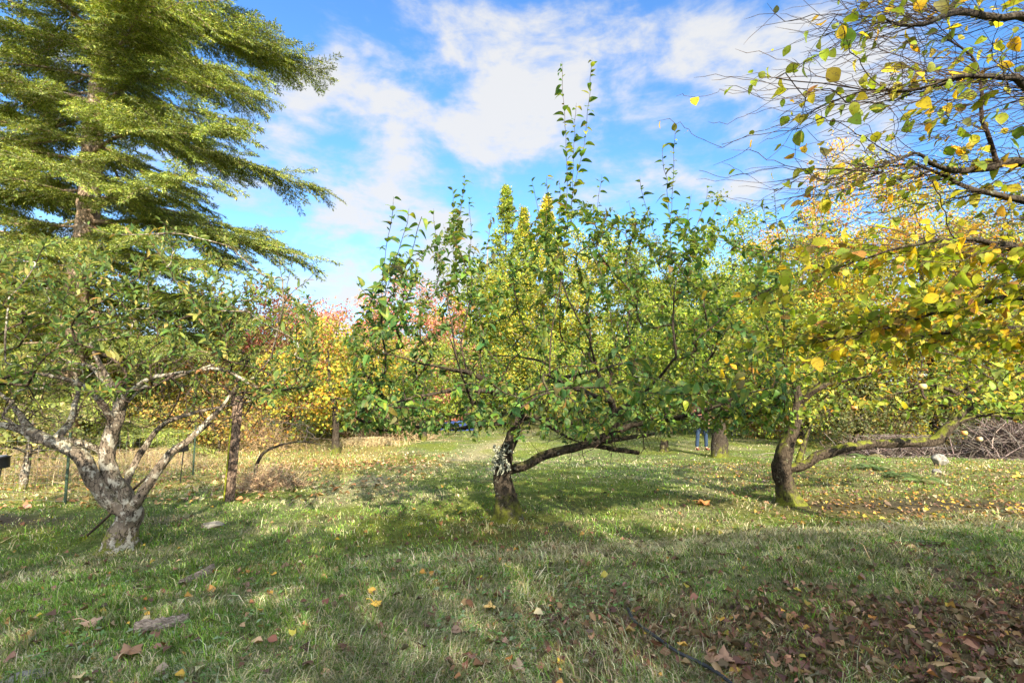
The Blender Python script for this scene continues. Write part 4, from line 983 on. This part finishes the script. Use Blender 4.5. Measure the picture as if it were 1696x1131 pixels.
# ================================================================== POSTS, LAMPS, FENCE
M_WOODPOST = bark_mat('post_wood', (.10, .07, .055), (.26, .19, .15), (.28, .24, .2), .1, 1.0, .0, .5)
M_MOSS = plain_mat('moss', (.14, .17, .015), (.34, .34, .04), 18, .95, .05, .9, .02)
def box(mb, c, ax, ay, az, hx, hy, hz_, col=None, bev=0.):
    c = np.asarray(c, float); V = []
    s = [(-1, -1, -1), (1, -1, -1), (1, 1, -1), (-1, 1, -1), (-1, -1, 1), (1, -1, 1), (1, 1, 1), (-1, 1, 1)]
    for a, b_, c_ in s: V.append(c + np.asarray(ax) * a * hx + np.asarray(ay) * b_ * hy + np.asarray(az) * c_ * hz_)
    mb.add(V, None, [(0, 3, 2, 1), (4, 5, 6, 7), (0, 1, 5, 4), (1, 2, 6, 5), (2, 3, 7, 6), (3, 0, 4, 7)], col)
gp = G(379, 829); tp = P(395, 655, gp[1] + .05)
t = thing('wooden_post', 'weathered square wooden post with mossy left face beside the left apple tree', 'post', gp)
ax_ = unit(tp - gp); mb = MB()
n = 14; th = rad(38)
sx = np.array([math.cos(th), math.sin(th), 0]); sy = np.array([-math.sin(th), math.cos(th), 0]); V = []; w = .058
ring = [(-w, -w + .008), (-w + .008, -w), (w - .008, -w), (w, -w + .008), (w, w - .008), (w - .008, w), (-w + .008, w), (-w, w - .008)]
for i in range(n + 1):
    c = gp - [0, 0, .1] + (tp - gp + [0, 0, .1]) * i / n
    for a, b_ in ring: V.append(c + sx * (a + .003 * math.sin(i * 2 + a * 60)) + sy * (b_ + .003 * math.cos(i * 1.7 + b_ * 50)))
i = np.arange(n)[:, None] * 8; j = np.arange(8)[None]; V.append(tp + [0, 0, .004])
mb.add(V, [(n * 8 + q, n * 8 + (q + 1) % 8, (n + 1) * 8) for q in range(8)], np.stack([i + j, i + (j + 1) % 8, i + 8 + (j + 1) % 8, i + 8 + j], -1).reshape(-1, 4))
mb.build('shaft', M_WOODPOST, t, smooth=False)
mb = MB(); V = []; nn = 30; mm = 7      # moss coat on the left-facing side
for i in range(nn + 1):
    for j in range(mm + 1):
        c = gp + (tp - gp) * (i / nn * .78); q = -w + 2 * w * j / mm
        e_ = .004 + .012 * vn(i * .9, j * 1.1, 3) * math.sin(math.pi * min(1, max(0, j / mm * .9 + .05))) * (1 - (i / nn) ** 4)
        V.append(c - sx * (w + e_) + sy * q)
i = np.arange(nn)[:, None] * (mm + 1); j = np.arange(mm)[None]
mb.add(V, None, np.stack([i + j, i + mm + 1 + j, i + mm + 2 + j, i + j + 1], -1).reshape(-1, 4)); mb.build('moss', M_MOSS, t)

M_GREENMETAL = plain_mat('green_metal', (.015, .035, .022), (.03, .06, .04), 20, .5, .4, .2)
M_WHITE = plain_mat('white_paint', (.6, .6, .6), (.75, .75, .73), 20)
M_WIRE = plain_mat('wire', (.22, .22, .21), (.38, .37, .35), 30, .5, .5, .1, .01, .6)
def wire_fence(label, pts, H, posts_green=True, dz=.12, dx=.16, wr=.0016, white=False):
    pts = [np.array([p[0], p[1], float(ground(p[0], p[1]))]) for p in pts]
    t = thing('wire_fence', label, 'fence', pts[0])
    for p in pts:
        mb = MB(); top = p + [.0, 0, H * 1.08]
        box(mb, (p + top) / 2 - [0, 0, .05], (1, 0, 0), (0, 1, 0), unit(top - p), .017, .003, H * .54 + .05)
        box(mb, (p + top) / 2 - [0, -.014, .05], (1, 0, 0), (0, 1, 0), unit(top - p), .003, .0135, H * .54 + .05)
        for k in range(int(H / .06)): box(mb, p + [0, -.006, .08 + k * .06], (1, 0, 0), (0, 1, 0), (0, 0, 1), .006, .004, .008)
        mb.build('post', M_GREENMETAL, t, False)
    mb = MB()
    for a, c in zip(pts[:-1], pts[1:]):
        L = np.linalg.norm(c - a); k = max(2, int(L / .5))
        for z in np.arange(.06, H, dz):
            s_ = np.linspace(0, 1, k + 1)[:, None]; q = a + (c - a) * s_ + [0, -.012, z]; q[:, 2] += .01 * np.sin(s_[:, 0] * 9 + z * 20); tube(mb, q, wr, 4)
        for u in np.arange(dx / 2, L, dx):
            q0 = a + (c - a) * u / L + [0, -.012, 0]; tube(mb, [q0 + [0, 0, .04], q0 + [.004, 0, H * .5], q0 + [0, 0, H]], wr, 4)
    mb.build('wire_mesh', M_WHITE if white else M_WIRE, t)
    return t
g1 = G(107, 836)
wire_fence('wire fence on a green steel post behind the pale forked trunk', [(g1[0] - 2.6, g1[1] + .1), (g1[0], g1[1]), (g1[0] - .2, g1[1] + 3.2)], .95)
g1 = G(1212, 722); g2 = G(1300, 716)
wire_fence('low pale wire fence right of the thick trunk', [(g1[0], g1[1]), ((g1[0] + g2[0]) / 2, (g1[1] + g2[1]) / 2 + .3), (g2[0], g2[1])], .6, dz=.1, dx=.12, wr=.005, white=True)

M_BLACK = plain_mat('black_plastic', (.012, .013, .016), (.022, .023, .028), 12, .35, .5, .1)
def ground_lamp(px, py, topy, label, topx=None, big=1., d=None):
    g = G(px, py) if d is None else np.array([wx(px, d), d, float(ground(wx(px, d), d))])
    top = P(topx if topx is not None else px + 6, topy, g[1]); t = thing('path_lamp', label, 'garden lamp', g, 'black path lamps')
    mb = MB(); tube(mb, [g - [0, 0, .05], (g + top) / 2, top], [.008, .008, .008], 8); mb.build('stake', M_BLACK, t)
    a = unit(top - g + np.array([-.25, 0, 0]) * np.linalg.norm(top - g)); h = .15 * big; r = .085 * big
    mb = MB(); prof = [(0, .3), (.02, .92), (.10, 1.0), (.85, 1.08), (.90, 1.22), (1.0, 1.22)]
    pts = [top + a * h * u for u, _ in prof]; tube(mb, pts, [r * w_ for _, w_ in prof], 24, cap=True); mb.build('lamp_head', M_BLACK, t)
    mb = MB(); tube(mb, [top + a * h * 1.0, top + a * h * 1.12], [r * .8, r * .75], 20, cap=True); mb.build('lens', plain_mat('lamp_lens', (.10, .12, .16), (.16, .19, .24), 4, .15, .6, .02), t)
ground_lamp(298, 800, 748, 'black cup-headed path lamp on a thin stake between the pale trunk and post', 304)
ground_lamp(-14, 858, 776, 'dark path lamp cut by the left edge of the picture', 2, 1.0)

# ================================================================== STONES, WOOD, STUMPS
def stone(name, label, px, py, sx_, sy_, sz_, rot=0., matl=None, cat='stone', d=None, sink=.25, group=None, seed=1, moss=False):
    g = G(px, py) if d is None else np.array([wx(px, d), d, float(ground(wx(px, d), d))])
    n1, n2_ = 22, 32; th = np.linspace(0, math.pi, n1 + 1)[:, None]; ph = np.arange(n2_)[None] / n2_ * 6.2832
    d_ = np.stack([np.sin(th) * np.cos(ph), np.sin(th) * np.sin(ph), np.cos(th) + 0 * ph], -1).reshape(-1, 3)
    rs = np.random.default_rng(seed); V = d_.copy()
    for _ in range(11):     # chip flat facets off a ball
        q = unit(rs.normal(size=3)); k = .62 + .25 * rs.random(); dd = V @ q; V = V - np.maximum(dd - k, 0)[:, None] * q
    V *= (1 + .10 * (vn(d_[:, 0] * 3 + 9, d_[:, 1] * 3 + d_[:, 2] * 4, seed) - .5) + .06 * (vn(d_[:, 0] * 9 + 9, d_[:, 1] * 9 + d_[:, 2] * 8, seed) - .5))[:, None]
    V = V * [sx_, sy_, sz_]; c, s_ = math.cos(rot), math.sin(rot); V = V @ np.array([[c, s_, 0], [-s_, c, 0], [0, 0, 1]])
    V = V + g + [0, 0, sz_ * (1 - sink * 2)]
    i = np.arange(n1)[:, None] * n2_; j = np.arange(n2_)[None]; j2 = (j + 1) % n2_
    mb = MB(); mb.add(V, None, np.stack([i + j, i + n2_ + j, i + n2_ + j2, i + j2], -1).reshape(-1, 4))
    return solo(mb, name, matl or M_STONE, label, cat, group, loc=g)
M_STONEMOSS = plain_mat('mossy_stone', (.10, .13, .02), (.34, .35, .10), 7, .9, .1, .9, .03)
stone('stone', 'flat pale stone in the grass right of the pale forked trunk', 350, 872, .14, .08, .05, .35, seed=4, sink=.4)
stone('stone', 'pale stone slab at the bottom left corner', 40, 1126, .12, .07, .035, .2, seed=6, sink=.4)
stone('stone', 'white-topped upright boulder under the elbow of the long mossy limb', 1556, 770, .19, .16, .17, .3, seed=8)
stone('stone', 'small grey stone in front of the white-topped boulder', 1552, 785, .10, .09, .07, .6, seed=9)
stone('stone', 'pale grey boulder beside the brush pile at right', 1645, 752, .34, .25, .20, .1, seed=12)
stone('stone', 'moss-covered long stone left of the pale grey boulder', 1610, 752, .36, .16, .10, -.35, M_STONEMOSS, seed=14)
stone('stone', 'flat pale stone behind the ferns', 1487, 748, .42, .2, .09, .1, seed=15)
stone('stone', 'pale stone between the ferns and the brush', 1545, 745, .34, .2, .10, -.1, seed=17)
M_OLDWOOD = plain_mat('old_wood', (.10, .08, .065), (.34, .29, .25), 12, .9, .15, 1.0, .02, 0, (3, 3, 14))
def bark_piece(label, px0, py0, px1, py1, w, seed, hcol=None):
    a, c = G(px0, py0), G(px1, py1); rs = np.random.default_rng(seed); n = 16; m = 7; V = []
    u = unit(c - a); s_ = unit(np.cross(u, [0, 0, 1]))
    for i in range(n + 1):
        t_ = i / n; wi = w * (.45 + .55 * math.sin(math.pi * min(.98, t_ * .9 + .08))) * (.75 + .5 * rs.random())
        for j in range(m + 1):
            q = j / m * 2 - 1; p = a + (c - a) * t_ + s_ * q * wi; h = float(ground(p[0], p[1])) + .018 + .03 * (1 - q * q) + .018 * rs.random(); V.append([p[0], p[1], h])
    V = np.array(V); B = V - [0, 0, .02]; k = len(V); mb = MB()
    i = np.arange(n)[:, None] * (m + 1); j = np.arange(m)[None]; f = np.stack([i + j, i + j + 1, i + m + 2 + j, i + m + 1 + j], -1).reshape(-1, 4)
    e_ = [x_ for x_ in range(m + 1)] + [r_ * (m + 1) + m for r_ in range(1, n + 1)] + [n * (m + 1) + x_ for x_ in range(m - 1, -1, -1)] + [r_ * (m + 1) for r_ in range(n - 1, 0, -1)]
    sidef = [(e_[q], e_[q] + k, e_[(q + 1) % len(e_)] + k, e_[(q + 1) % len(e_)]) for q in range(len(e_))]
    mb.add(np.concatenate([V, B]), None, np.concatenate([f, f[:, ::-1] + k, np.array(sidef)]))
    return solo(mb, 'wood_slab', M_OLDWOOD, label, 'wood', None, False)
bark_piece('split grey wood slab lying in the left foreground grass', 300, 972, 352, 944, .045, 1)
bark_piece('dark rotten bark strip below the grey wood slab', 222, 1048, 312, 1032, .045, 2)
def stick(name, label, pts, r, mt, cat='stick', taper=.5):
    q, rr = resample(pts, np.linspace(r, r * taper, len(pts)), .05); mb = MB(); tube(mb, q, rr, 8, .1, cap=True); return solo(mb, name, mt, label, cat)
# leaning pole through the fork of the pale tree
stick('prop_pole', 'dark pole leaning through the fork of the pale left apple tree', [G(142, 890) + [0, 0, .01], P(182, 852, dB + .25), P(232, 800, dB + .16), P(300, 742, dB + .25), P(350, 700, dB + .3)], .013, M_TWIG_DARK, 'pole', .8)
# dark hose in the foreground
hp_ = [G(1040, 1022) + [0, 0, .05], G(1052, 1038) + [0, 0, .03], G(1082, 1062) + [0, 0, .035], G(1120, 1088) + [0, 0, .03], G(1160, 1108) + [0, 0, .03], G(1195, 1131) + [0, 0, .035], G(1240, 1165) + [0, 0, .02]]
q, rr = resample(hp_, [.009] * 7, .03); mb = MB(); tube(mb, q, rr, 12, 0, cap=True)
M_HOSE = plain_mat('hose_rubber', (.012, .013, .016), (.035, .038, .045), 25, .4, .5, .1)
solo(mb, 'hose', M_HOSE, 'dark rubber hose lying in the foreground grass', 'hose')
# small stump
g = G(1100, 748); mb = MB(); q, rr = resample([g - [0, 0, .05], g + [0, 0, .12], g + [.02, 0, .36], g + [.02, 0, .40]], [.17, .13, .11, .09], .04); tube(mb, q, rr, 16, .2, cap=True)
solo(mb, 'stump', M_BARK_C, 'low grey stump under the right end of the centre tree', 'stump')
# straw stalks at left
mb = MB()
for a, c in (((0, 902), (46, 883)), ((14, 912), (26, 890)), ((18, 914), (30, 892))):
    p0 = G(*a) + [0, 0, .02]; p1 = P(c[0], c[1], p0[1] + .1); tube(mb, [p0, (p0 + p1) / 2 + [0, 0, .03], p1], [.004, .003, .002], 5, 0, (.5, .42, .22))
solo(mb, 'straw_stalk', M_ATTR, 'pale dry seed stalk standing in the grass at the left edge', 'grass stalk')
# single maple leaves
def maple_leaf(label, px, py, s_, col, rz):
    g = G(px, py); n = 30; a = np.arange(n) / n * 6.2832
    r = .45 + .35 * np.abs(np.cos(a * 2.5)) ** 1.5 + .08 * np.cos(a * 15); r[np.abs(a - math.pi) < .25] *= .55
    V = np.stack([np.cos(a + rz) * r * s_, np.sin(a + rz) * r * s_, .03 + s_ * .35 * (np.sin(a * 2 + rz) * r ** 2 + .3 * np.cos(a * 5))], 1) + g
    V = np.concatenate([V, [g + [0, 0, .045]]]); mb = MB(); mb.add(V, [(i, (i + 1) % n, n) for i in range(n)], None, col)
    st = g + [-math.cos(rz) * s_ * .2, -math.sin(rz) * s_ * .2, .045]; e_ = g + [math.cos(rz) * -s_ * 1.1, math.sin(rz) * -s_ * 1.1, .07]
    tube(mb, [st, (st + e_) / 2 + [0, 0, .01], e_], [.003, .003, .002], 5, 0, col)
    return solo(mb, 'fallen_leaf', M_DEAD, label, 'leaf', 'big single fallen leaves')
for args in [('orange-brown maple leaf lying on open lawn before the thick trunk', 1164, 836, .14, (.60, .27, .10), .3), ('orange leaf at the foot of the right apple tree', 1328, 832, .11, (.62, .32, .12), 2), ('pale orange leaf lying by the foot of the pale trunk', 188, 912, .10, (.62, .30, .10), 4),
             ('yellow leaf lying at the far right of the litter', 1690, 792, .16, (.62, .46, .10), 1), ('round yellow-pink leaf in the middle foreground', 811, 1012, .05, (.60, .42, .16), 1.5), ('yellow leaf left of the middle foreground', 621, 1008, .05, (.60, .40, .08), .5),
             ('brown curled leaf in the left foreground', 212, 1090, .085, (.26, .16, .10), 2.5), ('long brown leaf near the bottom right', 1200, 1100, .09, (.30, .19, .13), 1.2), ('dull brown leaf left of the grey slab', 148, 1040, .07, (.34, .24, .18), .7)]:
    maple_leaf(*args)

# ================================================================== DEAD BRUSH, FERNS
def brush(name, label, px, py, W_, D_, H, n, pal, r=.005, L=.8, up=.5, cat='brush', d=None, mt=None, group=None):
    g = G(px, py) if d is None else np.array([wx(px, d), d, float(ground(wx(px, d), d))])
    mb = MB()
    for i in range(n):
        a, b_ = R.normal() * .42, R.normal() * .42; hh = max(0, 1 - (a * a + b_ * b_) * 1.1)
        p = g + np.array([a * W_, b_ * D_, 0]); p[2] = ground(p[0], p[1]) + hh * H * R.random()
        dr = unit(rdir(1)[0] + np.array([0, 0, up])); q = [p]; l_ = L * (.4 + .8 * R.random()) / 4
        for k in range(4): dr = unit(dr + rdir(1)[0] * .28 + [0, 0, -.10]); q.append(q[-1] + dr * l_)
        q = np.array(q); q[:, 2] = np.maximum(q[:, 2], ground(q[:, 0], q[:, 1]) + .005); q[:, 2] = np.minimum(q[:, 2], g[2] + H * 1.25)
        tube(mb, q, np.linspace(r, r * .4, 5) * (.6 + .8 * R.random()), 3, 0, pick(pal, 1)[0])
    return solo(mb, name, mt or M_ATTR, label, cat, group, loc=g)
TAN = [(3, (.42, .31, .19)), (2, (.30, .21, .13)), (2, (.50, .40, .26)), (1, (.22, .14, .09))]
GREYB = [(3, (.12, .095, .09)), (2, (.20, .165, .16)), (3, (.06, .045, .042)), (.6, (.34, .30, .29))]
brush('dry_shrub', 'tan tangle of dead stems right of the small leaning apple tree', 650, 728, 1.6, 1.0, 1.3, 950, TAN, .009, 1.1, .9, 'shrub')
brush('dry_shrub', 'dead brown grass mound right of the mossy post', 445, 806, .62, .4, .28, 800, TAN, .004, .4, .1, 'shrub')
brush('dry_shrub', 'straw-coloured dead grass bank behind the small leaning apple tree', 610, 738, 1.3, .5, .25, 900, [(1, (.58, .50, .32)), (1, (.48, .38, .22))], .006, .35, 1.2, 'shrub')
brush('brush_pile', 'grey heap of cut branches at the right edge beyond the boulders', 1668, 738, 1.7, 1.0, .95, 2000, GREYB, .011, 1.0, .3, d=15.0)
brush('brush_pile', 'low grey heap of cut branches behind the ferns', 1470, 735, 1.9, .9, .5, 1100, GREYB, .010, .8, .2, d=15.8)
brush('brush_pile', 'purplish heap of twigs beside the blue tarpaulin', 735, 706, 1.7, 1.0, .8, 1000, [(2, (.30, .10, .08)), (1, (.16, .07, .06)), (1, (.36, .2, .14))], .016, 1.0, .3)
brush('dry_shrub', 'golden dry weeds behind the wire fence at left', 40, 795, 1.6, 1.0, .5, 900, TAN + [(3, (.34, .32, .12))], .004, .5, 1.2, 'shrub')
brush('dry_shrub', 'golden dry weeds between the pale trunk and the path lamp', 250, 775, 1.8, 1.2, .35, 1100, TAN + [(3, (.38, .34, .14))], .004, .4, 1.2, 'shrub')
brush('dry_shrub', 'sparse bare tangle behind the mossy post', 420, 745, 1.6, 1.0, 1.1, 700, TAN, .006, .8, .8, 'shrub')
# arching dead branch behind the post
g = G(424, 800); S = Skel(); t = thing('dead_branch', 'arching bare dead branch right of the mossy post', 'branch', g)
S.limb([g - [0, 0, .02], P(424, 775, g[1]), P(436, 752, g[1]), P(462, 738, g[1] + .1), P(500, 732, g[1] + .2), P(530, 736, g[1] + .3)], [.028, .026, .024, .02, .015, .008])
S.grow([P(440 + R.random() * 100, 690 + R.random() * 70, g[1] + R.normal() * .3) for _ in range(70)], up=.1, vert=1, step=.06, att=.8, below=False, wob=.04, maxlen=1.2)
S.mesh(t, M_BARK_A, M_TWIG, limb_r=.02)
# blue tarpaulin on a heap
g = G(752, 712); n1 = 28; V = []; t_ = np.linspace(-1, 1, n1)
for a in t_:
    for b_ in t_:
        x = g[0] + a * 1.15; y = g[1] + b_ * .7; h = .40 * max(0, (1 - a * a) * (1 - b_ * b_)) ** .6 + .34 * (vn(a * 7 + 9, b_ * 7 + 9, 2) - .45) * (1 - max(abs(a), abs(b_)) ** 4)
        V.append([x + .08 * vn(b_ * 4 + 5, a, 1), y, float(ground(x, y)) + .02 + max(0, h)])
i = np.arange(n1 - 1)[:, None] * n1; j = np.arange(n1 - 1)[None]; mb = MB(); mb.add(V, None, np.stack([i + j, i + n1 + j, i + n1 + 1 + j, i + j + 1], -1).reshape(-1, 4))
solo(mb, 'tarpaulin', plain_mat('blue_tarp', (.012, .025, .10), (.04, .07, .22), 5, .85, .08, .9, .08), 'crumpled blue tarpaulin thrown over a heap beyond the lawn', 'tarpaulin', None, False)
# ferns
def fern(label, px, py, s_, pal, nf=13, flat=.25):
    g = G(px, py); mb = MB()
    for k in range(nf):
        az = k / nf * 6.283 + R.random() * .5; o = np.array([math.cos(az), math.sin(az), 0]); L = s_ * (.7 + .5 * R.random()); m = 26
        u = np.linspace(0, 1, m); q = g + o * (L * u)[:, None] + np.array([0, 0, 1]) * (L * (.75 * u - .85 * u * u) * (.5 + .8 * R.random()) + .03)[:, None]
        q[:, 2] = np.maximum(q[:, 2], ground(q[:, 0], q[:, 1]) + .015)
        col = pick(pal, 1)[0]; tube(mb, q, np.linspace(.005, .001, m), 3, 0, col)
        sd_ = np.array([-o[1], o[0], 0]); w_ = L * .17 * np.sin(np.clip(u * 1.02 + .1, 0, 1) * math.pi) ** .7
        for sg in (1, -1):
            leaves(mb, q, sd_[None] * sg + o[None] * .35 + [0, 0, -.1], np.tile([0, 0, 1.], (m, 1)) + rdir(m) * .15, w_ * 1.3 + .01, np.tile(col, (m, 1)) * (.8 + .4 * R.random((m, 1))), T_NEEDLE3, .1, .2)
    return solo(mb, 'fern', M_GRASS, label, 'fern', 'ferns near the boulders', loc=g)
FG = [(2, (.10, .18, .06)), (2, (.16, .22, .08)), (1, (.25, .26, .12))]
for lb, px, py, s_ in [('grey-green fern lying flat left of the boulders', 1455, 778, .55), ('bright green fern just left of the white-topped boulder', 1490, 790, .40), ('pale fern behind the long mossy limb', 1500, 745, .6), ('pale fern right of the white-topped boulder', 1590, 752, .55), ('yellow-green fern in front of the flat pale stone', 1435, 760, .5), ('small fern by the foot of the moss-covered stone', 1525, 800, .35)]:
    fern(lb, px, py, s_, FG)

# ================================================================== PERSON
gP = G(1158, 746); gP[1] = gP[1] + .2; gP[0] = wx(1158, gP[1]); gP[2] = float(ground(gP[0], gP[1]))
tP = thing('person', 'person in blue jeans and red plaid shirt standing left of the thick trunk', 'person', gP)
def skin(name, mt, nodes, edges, root=0, sub=2, parent=tP):
    me = bpy.data.meshes.new(name); me.from_pydata([n[:3] for n in nodes], edges, []); me.update()
    o = bpy.data.objects.new(name, me); COL.objects.link(o); o.parent = parent; me.materials.append(mt)
    o.modifiers.new('skin', 'SKIN'); 
    if not me.skin_vertices: me.attributes.new
    sv = me.skin_vertices[0].data if len(me.skin_vertices) else None
    if sv is None:
        return o
    for i, n in enumerate(nodes): sv[i].radius = (n[3], n[4] if len(n) > 4 else n[3]); sv[i].use_root = (i == root)
    s_ = o.modifiers.new('sub', 'SUBSURF'); s_.levels = sub; s_.render_levels = sub
    return o
M_SKIN = plain_mat('skin', (.48, .30, .22), (.56, .36, .27), 20, .5, .3, .05)
M_JEANS = plain_mat('denim', (.015, .03, .065), (.035, .06, .12), 60, .85, .1, .3, .004)
M_SHOE = plain_mat('shoe', (.10, .03, .02), (.18, .06, .04), 10, .6)
M_HAIR = plain_mat('hair', (.04, .025, .015), (.09, .06, .04), 60, .6)
M_PLAID, b = mat('plaid'); oc = b.n('ShaderNodeTexCoord').outputs['Object']; sp = b.n('ShaderNodeSeparateXYZ'); b.put(sp.inputs[0], oc)
wv_ = [b.math('GREATER_THAN', b.math('SINE', b.math('MULTIPLY', sp.outputs[k], 75)), .2) for k in (0, 2)]
c = b.mix(wv_[0], (.30, .03, .03), (.05, .03, .05)); c = b.mix(b.math('MULTIPLY', wv_[1], .55), c, (.32, .25, .25)); finish(b, principled(b, c, .85, .1))
arm = lambda s: [(s * .17, 0, 1.42, .055), (s * .235, .02, 1.28, .05), (s * .25, .03, 1.12, .042), (s * .22, -.10, .98, .035), (s * .19, -.19, .90, .026, .02)]
nodes = [(0, 0, .95, .10, .08), (0, 0, 1.10, .095, .07), (0, 0, 1.30, .115, .08), (0, 0, 1.42, .09, .07), (0, 0, 1.49, .05), (0, -.01, 1.56, .06, .065), (0, -.015, 1.64, .078, .092), (0, -.01, 1.72, .06, .07)]
edges = [(i, i + 1) for i in range(7)]
for s in (1, -1):
    k = len(nodes); nodes += arm(s); edges += [(3, k)] + [(k + i, k + i + 1) for i in range(4)]
    k = len(nodes); nodes += [(s * .09, 0, .88, .085), (s * .115, -.01, .70, .075), (s * .135, -.02, .50, .055), (s * .15, .01, .30, .050), (s * .16, .03, .10, .036), (s * .165, -.04, .045, .035), (s * .17, -.13, .035, .030)]
    edges += [(0, k)] + [(k + i, k + i + 1) for i in range(6)]
body = skin('body', M_SKIN, nodes, edges)
for s in (1, -1):      # hands: palm plus five separate fingers
    w0 = np.array([s * .19, -.19, .90]); dirh = unit(np.array([-s * .1, -.45, -.9])); sd2 = np.array([s * .9, -.3, 0.])
    skin('hand', M_SKIN, [(*w0, .026, .02), (*(w0 + dirh * .05), .034, .016), (*(w0 + dirh * .085), .036, .014)], [(0, 1), (1, 2)], sub=1)
    for k, (o_, l_) in enumerate(((-.027, .070), (-.009, .080), (.009, .074), (.027, .058))):
        p = w0 + dirh * .08 + sd2 * o_; q = p + dirh * l_ * .5 + [0, -.006, 0]; r_ = q + (dirh + np.array([0, .7, 0])) * l_ * .4
        skin('finger', M_SKIN, [(*p, .009), (*q, .0085), (*r_, .007)], [(0, 1), (1, 2)], sub=1)
    p = w0 + dirh * .03 - sd2 * .03; q = p + (dirh - sd2 * .8) * .03; r_ = q + dirh * .028
    skin('thumb', M_SKIN, [(*p, .011), (*q, .010), (*r_, .008)], [(0, 1), (1, 2)], sub=1)
nodes = [(0, 0, 1.0, .135, .115), (0, 0, .86, .13, .115)]; edges = [(0, 1)]
for s in (1, -1):
    k = len(nodes); nodes += [(s * .095, 0, .82, .10), (s * .12, -.01, .68, .09), (s * .14, -.02, .48, .070), (s * .155, .01, .28, .066), (s * .16, .03, .09, .062)]; edges += [(1, k)] + [(k + i, k + i + 1) for i in range(4)]
skin('jeans', M_JEANS, nodes, edges)
nodes = [(0, 0, .80, .16, .13), (0, 0, .92, .165, .14), (0, 0, 1.10, .155, .125), (0, 0, 1.30, .175, .13), (0, 0, 1.42, .13, .105), (0, 0, 1.475, .062)]; edges = [(i, i + 1) for i in range(5)]
for s in (1, -1):
    k = len(nodes); nodes += [(s * .18, 0, 1.42, .07), (s * .24, .02, 1.28, .064), (s * .253, .03, 1.12, .055), (s * .222, -.095, .985, .044)]; edges += [(4, k)] + [(k + i, k + i + 1) for i in range(3)]
skin('shirt', M_PLAID, nodes, edges)
for s in (1, -1):
    skin('shoe', M_SHOE, [(s * .16, .055, .05, .045, .04), (s * .165, -.04, .045, .048, .038), (s * .172, -.15, .038, .045, .032)], [(0, 1), (1, 2)])
skin('hair', M_HAIR, [(0, .03, 1.63, .085, .075), (0, .015, 1.70, .085, .082), (0, -.01, 1.745, .06, .06)], [(0, 1), (1, 2)])
for s in (1, -1): skin('ear', M_SKIN, [(s * .080, 0, 1.635, .012), (s * .086, .004, 1.66, .014)], [(0, 1)], sub=1)
skin('nose', M_SKIN, [(0, -.105, 1.655, .010), (0, -.118, 1.625, .014)], [(0, 1)], sub=1)
for s in (1, -1): skin('eye', M_HAIR, [(s * .030, -.100, 1.662, .009), (s * .036, -.098, 1.662, .008)], [(0, 1)], sub=1)
skin('mouth', M_SHOE, [(-.022, -.098, 1.588, .006), (0, -.104, 1.586, .007), (.022, -.098, 1.588, .006)], [(0, 1), (1, 2)], sub=1)

# ------------------------------------------------------------------ drop bookkeeping keys
for o in bpy.data.objects:
    if '_w' in o: del o['_w']
